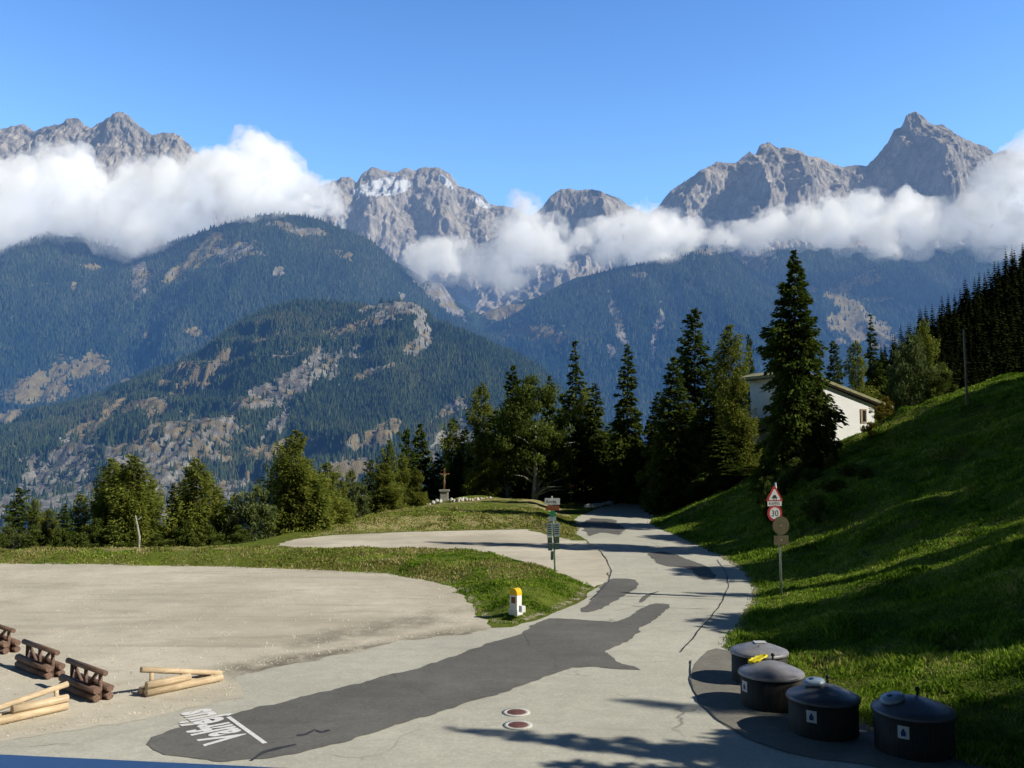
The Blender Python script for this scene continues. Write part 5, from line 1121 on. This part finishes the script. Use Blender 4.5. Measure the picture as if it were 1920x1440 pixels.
# ---- balcony railing at the bottom of the view
m_blue = simple('sky_tinted_railing_paint', (0.022, 0.075, 0.21), 0.45, var=0.12, scale=3, spec=0.4)  # blue paint also carries the sky light on the shaded rail
a0 = P(0, 1411, 0.985); a1 = P(600, 1439.5, 0.935); v0 = Vector(a0); v1 = Vector(a1); dd = (v1 - v0).normalized(); v0 = v0 - dd * 1.2; v1 = v1 + dd * 2.4
rl = empty('balcony_railing', v0, 0, 'balcony rail painted blue with a sky tint, crossing the lower left corner', 'railing'); L = (v1 - v0).length; ang = math.atan2(dd.y, dd.x)
rl.rotation_euler = (0, -math.asin(dd.z), ang)
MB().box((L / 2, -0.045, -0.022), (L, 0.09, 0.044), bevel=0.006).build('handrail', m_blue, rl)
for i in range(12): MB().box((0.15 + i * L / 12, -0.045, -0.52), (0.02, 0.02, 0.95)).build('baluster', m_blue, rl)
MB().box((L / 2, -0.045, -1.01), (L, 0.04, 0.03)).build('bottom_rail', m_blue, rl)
# ---- the white house behind the giant spruce
m_plaster = simple('white_plaster', (0.84, 0.84, 0.83), 0.85, var=0.05, scale=1.2, bump=0.15); m_darkstone = simple('dark_stone_base', (0.14, 0.14, 0.145), 0.9, var=0.3, scale=2, bump=0.5)
m_roof = simple('mossy_roof', (0.30, 0.29, 0.16), 0.9, var=0.3, scale=2.5, bump=0.5); m_soffit = simple('dark_timber', (0.05, 0.035, 0.025), 0.9)
m_glass = simple('window_glass', (0.02, 0.025, 0.03), 0.12, spec=0.6, var=0.05)
HR = math.radians(25); hs = empty('house', (21.7, 70.0, 0), HR, 'white plastered house with a low mossy roof behind the giant spruce', 'house')
WL, DP = 9.4, 4.3
prof = [(0, 5.6), (WL, 5.6), (WL, 9.05), (1.0, 11.45), (0, 11.3)]
MB().prism(prof, -DP, 0, RX).build('wall', m_plaster, hs)
MB().prism([(-0.06, -2), (WL + 0.06, -2), (WL + .06, 5.598), (-.06, 5.598)], -DP - .03, .06, RX).build('basement', m_darkstone, hs)
rf = MB().prism([(-0.9, 11.10), (-.9, 11.34), (1.0, 11.80), (WL + 1.9, 9.02), (WL + 1.9, 8.80), (1.0, 11.56)], -DP - .8, .35, RX).build('roof', m_roof, hs)
MB().prism([(-0.85, 11.02), (-.85, 11.097), (1.0, 11.555), (WL + 1.85, 8.797), (WL + 1.85, 8.68), (1.0, 11.46)], -DP - .7, .30, RX).build('soffit', m_soffit, hs)
MB().box((WL * .22 + 1.2, 2.8, 11.9), (.7, .7, 1.3), bevel=.02).build('chimney', m_plaster, rf)
wx, wz = 8.15, 8.15; fr = MB().box((wx, -.03, wz), (.66, .08, 1.15)).build('window', simple('pale_wood_frame', (0.42, 0.30, 0.20), 0.8), hs); MB().box((wx + .05, -.075, wz), (.34, .02, .92)).build('pane', m_glass, fr)
bc = MB(); bc.box((-.6, 2.2, 6.9), (1.2, 4.6, .16))
for j in range(11): bc.box((-1.16, .1 + j * .43, 7.35), (.05, .30, .85))
bc.box((-1.16, 2.2, 7.84), (.09, 4.6, .09)).build('balcony', m_soffit, hs)
MB().box((-.065, 2.4, 4.2), (.06, 1.2, 2.1)).build('door', m_soffit, hs)
# ---- shrubs
GS = 'shrubs on the slope below the house'
for (key, px, py, Y, lb, wpx) in [('goldshrub', 1648, 760, 66, 'yellowing shrub against the right corner of the white house', 46), ('goldshrub', 1632, 790, 63, 'golden shrub below the house corner on the lit crest', 34), ('goldshrub', 1660, 742, 68, 'small golden shrub under the end of the roof verge', 30),
    ('shrub', 1592, 868, 52, 'dark shrub at the foot of the white house wall', 56), ('shrub', 1490, 860, 56, 'green shrub under the left boughs of the giant spruce', 70), ('shrub', 1520, 880, 54, 'dark shrub right of the giant spruce trunk', 60), ('shrub', 1468, 885, 54, 'leafy shrub above the triangular sign', 56), ('shrub', 1560, 900, 50, 'dark shrub spreading below the giant spruce', 66),
    ('shrub', 1622, 893, 50, 'olive shrub alone in the shaded slope', 44), ('goldshrub', 1553, 868, 55, 'small yellow shrub beside the giant spruce foot', 30), ('shrub', 1440, 893, 56, 'low shrub with a lit top left of the triangular sign', 50), ('shrub', 1440, 905, 50, 'dark low shrub behind the sign post', 46), ('shrub', 1530, 925, 46, 'dark shrub in the hollow below the spruce', 60)]:
    x0_, _, zt_ = P(px, py, Y); plant_px(key, px, py, Y, lb, wpx=wpx, cat='shrub', group=GS)
# ================================================================== trees beside the viewer, right of the picture, that shade the slope and the road
RK = {'spruceA': (3.0, 14), 'spruceB': (2.3, 14), 'spruceC': (2.6, 14), 'tall': (1.9, 14), 'bushy': (3.0, 8), 'round': (4.4, 8), 'dense': (4.4, 8)}
def cast(key, q, r, end, rad, lb):
    """a tree right of the view whose shadow runs down the slope and ends at this distance"""
    x = q * math.sin(SUN_BACK) + r * math.cos(SUN_BACK); y = q * math.cos(SUN_BACK) - r * math.sin(SUN_BACK)
    h = math.tan(SUN_EL) * (r - end) - hz(x, y); R_, H_ = RK[key]
    plant(key, x, y, h, lb, group='trees on the slope to the right', w=(rad / R_) / (h / H_))
for a in [('spruceA', 48.7, 20.5, -20.0, 3.0, 'tall spruce high on the slope'), ('dense', 41.0, 18.5, -3.6, 4.5, 'rounded tree above the sign post'), ('spruceB', 34.7, 16, -3.8, 1.3, 'slim spruce above the sign post'),
          ('dense', 26.3, 14.5, -0.8, 3.6, 'rounded tree upslope of the bins'), ('dense', 29.2, 15.5, -1.8, 3.4, 'rounded tree between bins and sign post'), ('dense', 28.5, 18.5, -1.0, 3.8, 'rounded tree behind the two on the slope'),
          ('dense', 16.9, 11.0, -2.0, 2.5, 'leafy tree close to the bins'), ('spruceB', 16.7, 12.5, -6.5, 1.3, 'spruce close to the building'), ('spruceC', 19.6, 27, -3.6, 1.0, 'narrow spruce high up beside the building'), ('spruceC', 15.4, 9, -4, 1.6, 'young spruce beside the building'), ('spruceB', 13.9, 12, -7, 1.6, 'tall spruce just beside the building')]:
    cast(*a)
for i, q in enumerate([52.0, 53.8, 55.6, 58, 60.5, 63, 65.5]):
    cast('dense', q, 0.25 * q + 6.5 + (i % 2) * 1.5, -3.4 - 2.0 * (i % 3), 4.0, 'rounded tree in the row along the upper meadow')
# ================================================================== grass and small stones
def grass(name, X, Y, h0, h1, mat, label, seed, blades=4, spread=0.10, wd=0.016):
    rs_ = np.random.RandomState(seed); X = np.repeat(X, blades); Y = np.repeat(Y, blades); n = len(X)
    X = X + rs_.randn(n) * spread; Y = Y + rs_.randn(n) * spread; Z = hgt(X, Y) - 0.02
    a = rs_.rand(n) * 6.28; H = (h0 + (h1 - h0) * rs_.rand(n) ** 1.5) * (0.55 + 0.9 * sstep(-0.25, 0.35, fbm(X / 0.9, Y / 0.9, seed=seed + 3, oct=3))); lean = rs_.randn(n, 2) * 0.35 * H[:, None]
    sc_ = np.clip(np.hypot(X, Y) / 22.0, 0.8, 3.0) * wd
    dx, dy = np.cos(a) * sc_, np.sin(a) * sc_
    V = np.stack([np.stack([X - dx, Y - dy, Z], -1), np.stack([X + dx, Y + dy, Z], -1), np.stack([X + lean[:, 0] * .35 + dx * .7, Y + lean[:, 1] * .35 + dy * .7, Z + H * .6], -1), np.stack([X + lean[:, 0], Y + lean[:, 1], Z + H], -1)], 1).reshape(-1, 3)
    o = np.arange(n) * 4; Fs = np.stack([np.stack([o, o + 1, o + 2], -1), np.stack([o, o + 2, o + 3], -1)], 1).reshape(-1, 3)
    t_ = np.clip(0.5 + 0.55 * fbm(X / 1.7, Y / 1.7, seed=seed, oct=4, gain=.7) + 0.18 * rs_.randn(n), 0, 1)
    me = mesh_np(name, V, Fs, False, {'tint': np.repeat(t_, 4)}); return tag(link(name, me, mat), label, None, None, 'stuff')
def blade_mat(name, stops):
    t = NT(name); c = t.ramp(t.attr('tint', 2), stops); d = t.n('ShaderNodeBsdfDiffuse'); t.l(c, d.inputs[0]); tr = t.n('ShaderNodeBsdfTranslucent'); t.l(c, tr.inputs[0])
    m = t.n('ShaderNodeMixShader'); m.inputs[0].default_value = 0.3; t.l(d.outputs[0], m.inputs[1]); t.l(tr.outputs[0], m.inputs[2]); return t.done(m.outputs[0])
m_grass = blade_mat('grass_blades', [(0, (0.04, 0.085, 0.010)), (0.4, (0.14, 0.245, 0.022)), (0.74, (0.29, 0.40, 0.045)), (1.0, (0.52, 0.45, 0.18))])
m_drygrass = blade_mat('dry_grass_blades', [(0, (0.11, 0.13, 0.03)), (0.4, (0.24, 0.25, 0.06)), (0.75, (0.42, 0.36, 0.15)), (1.0, (0.56, 0.48, 0.27))])
rs0 = np.random.RandomState(12)
def samp(n, f):
    """points denser close by; f keeps those on grass"""
    out = []; tot = 0
    while tot < n:
        Yd = 10 + 62 * rs0.rand(80000) ** 1.6; u = rs0.uniform(-0.66, 0.66, 80000); Xd = u * Yd; k = f(Xd, Yd)
        out.append(np.stack([Xd[k], Yd[k]], -1)); tot += k.sum()
    return np.concatenate(out)[:n]
def slope_ok(X, Y): s = X - np.interp(Y, BASE_Y, BASE_X); return (s > 0.12 + 0.3 * rs0.rand(len(X)))
def isl_ok(X, Y): return sd_poly(X, Y, ISL) > 0.05
def b2_ok(X, Y): return sd_poly(X, Y, BERM2) > 0.1
pt = samp(95000, slope_ok); grass('slope_grass', pt[:, 0], pt[:, 1], 0.035, 0.155, m_grass, 'long grass on the slope right of the road', 21)
pt = samp(26000, isl_ok); w_ = np.clip(1 - np.abs(pt[:, 1] - 45.6) / 3.4, 0, 1) * (pt[:, 0] < 0); w2 = (fbm(pt[:, 0] / 3, pt[:, 1] / 3, seed=31) > 0.12); k_ = (rs0.rand(len(pt)) < w_ * 0.75) | (w2 & (rs0.rand(len(pt)) < 0.6))
grass('island_grass', pt[~k_, 0], pt[~k_, 1], 0.03, 0.09, m_grass, 'short green grass on the island', 22); grass('dry_grass', pt[k_, 0], pt[k_, 1], 0.03, 0.12, m_drygrass, 'dry straw-coloured weeds along the gravel lot bank', 23)
pt = samp(12000, b2_ok); k_ = rs0.rand(len(pt)) < 0.6
grass('bank_grass', pt[k_, 0], pt[k_, 1], 0.04, 0.13, m_drygrass, 'dry grass on the bank below the wayside cross', 24); grass('bank_grass', pt[~k_, 0], pt[~k_, 1], 0.04, 0.11, m_grass, 'green grass on the bank below the wayside cross', 25)
# loose gravel on the lot
def pebbles(name, P_, seed, mat, label, s0, s1):
    rs_ = np.random.RandomState(seed); n = len(P_); base = np.array([(1, 0, 0), (-.5, .87, 0), (-.5, -.87, 0), (0, 0, 1.0), (0, 0, -1)], float); s = s0 + (s1 - s0) * rs_.rand(n) ** 3
    V = base[None] * s[:, None, None] * (0.7 + 0.6 * rs_.rand(n, 5, 3)); V = V + np.stack([P_[:, 0], P_[:, 1], 0.014 + s * 0.2], -1)[:, None, :]
    f = np.array([(0, 1, 3), (1, 2, 3), (2, 0, 3), (1, 0, 4), (2, 1, 4), (0, 2, 4)]); Fs = (f[None] + (np.arange(n) * 5)[:, None, None]).reshape(-1, 3)
    return tag(link(name, mesh_np(name, V.reshape(-1, 3), Fs, False), mat), label, None, None, 'stuff')
pp = samp(9000, lambda X, Y: (sd_poly(X, Y, lot) > 0.2) & ((rs0.rand(len(X)) < 0.35) | (sd_poly(X, Y, lot) < 0.7)))
pebbles('gravel_stones', pp, 5, simple('loose_stones', (0.48, 0.44, 0.36), 0.9, var=0.4, scale=2), 'loose stones scattered over the gravel lot', 0.008, 0.032)
# unused kinds go
for k_, (o_, used_) in protos.items():
    if not used_:
        for c_ in list(o_.children): bpy.data.objects.remove(c_)
        bpy.data.objects.remove(o_)
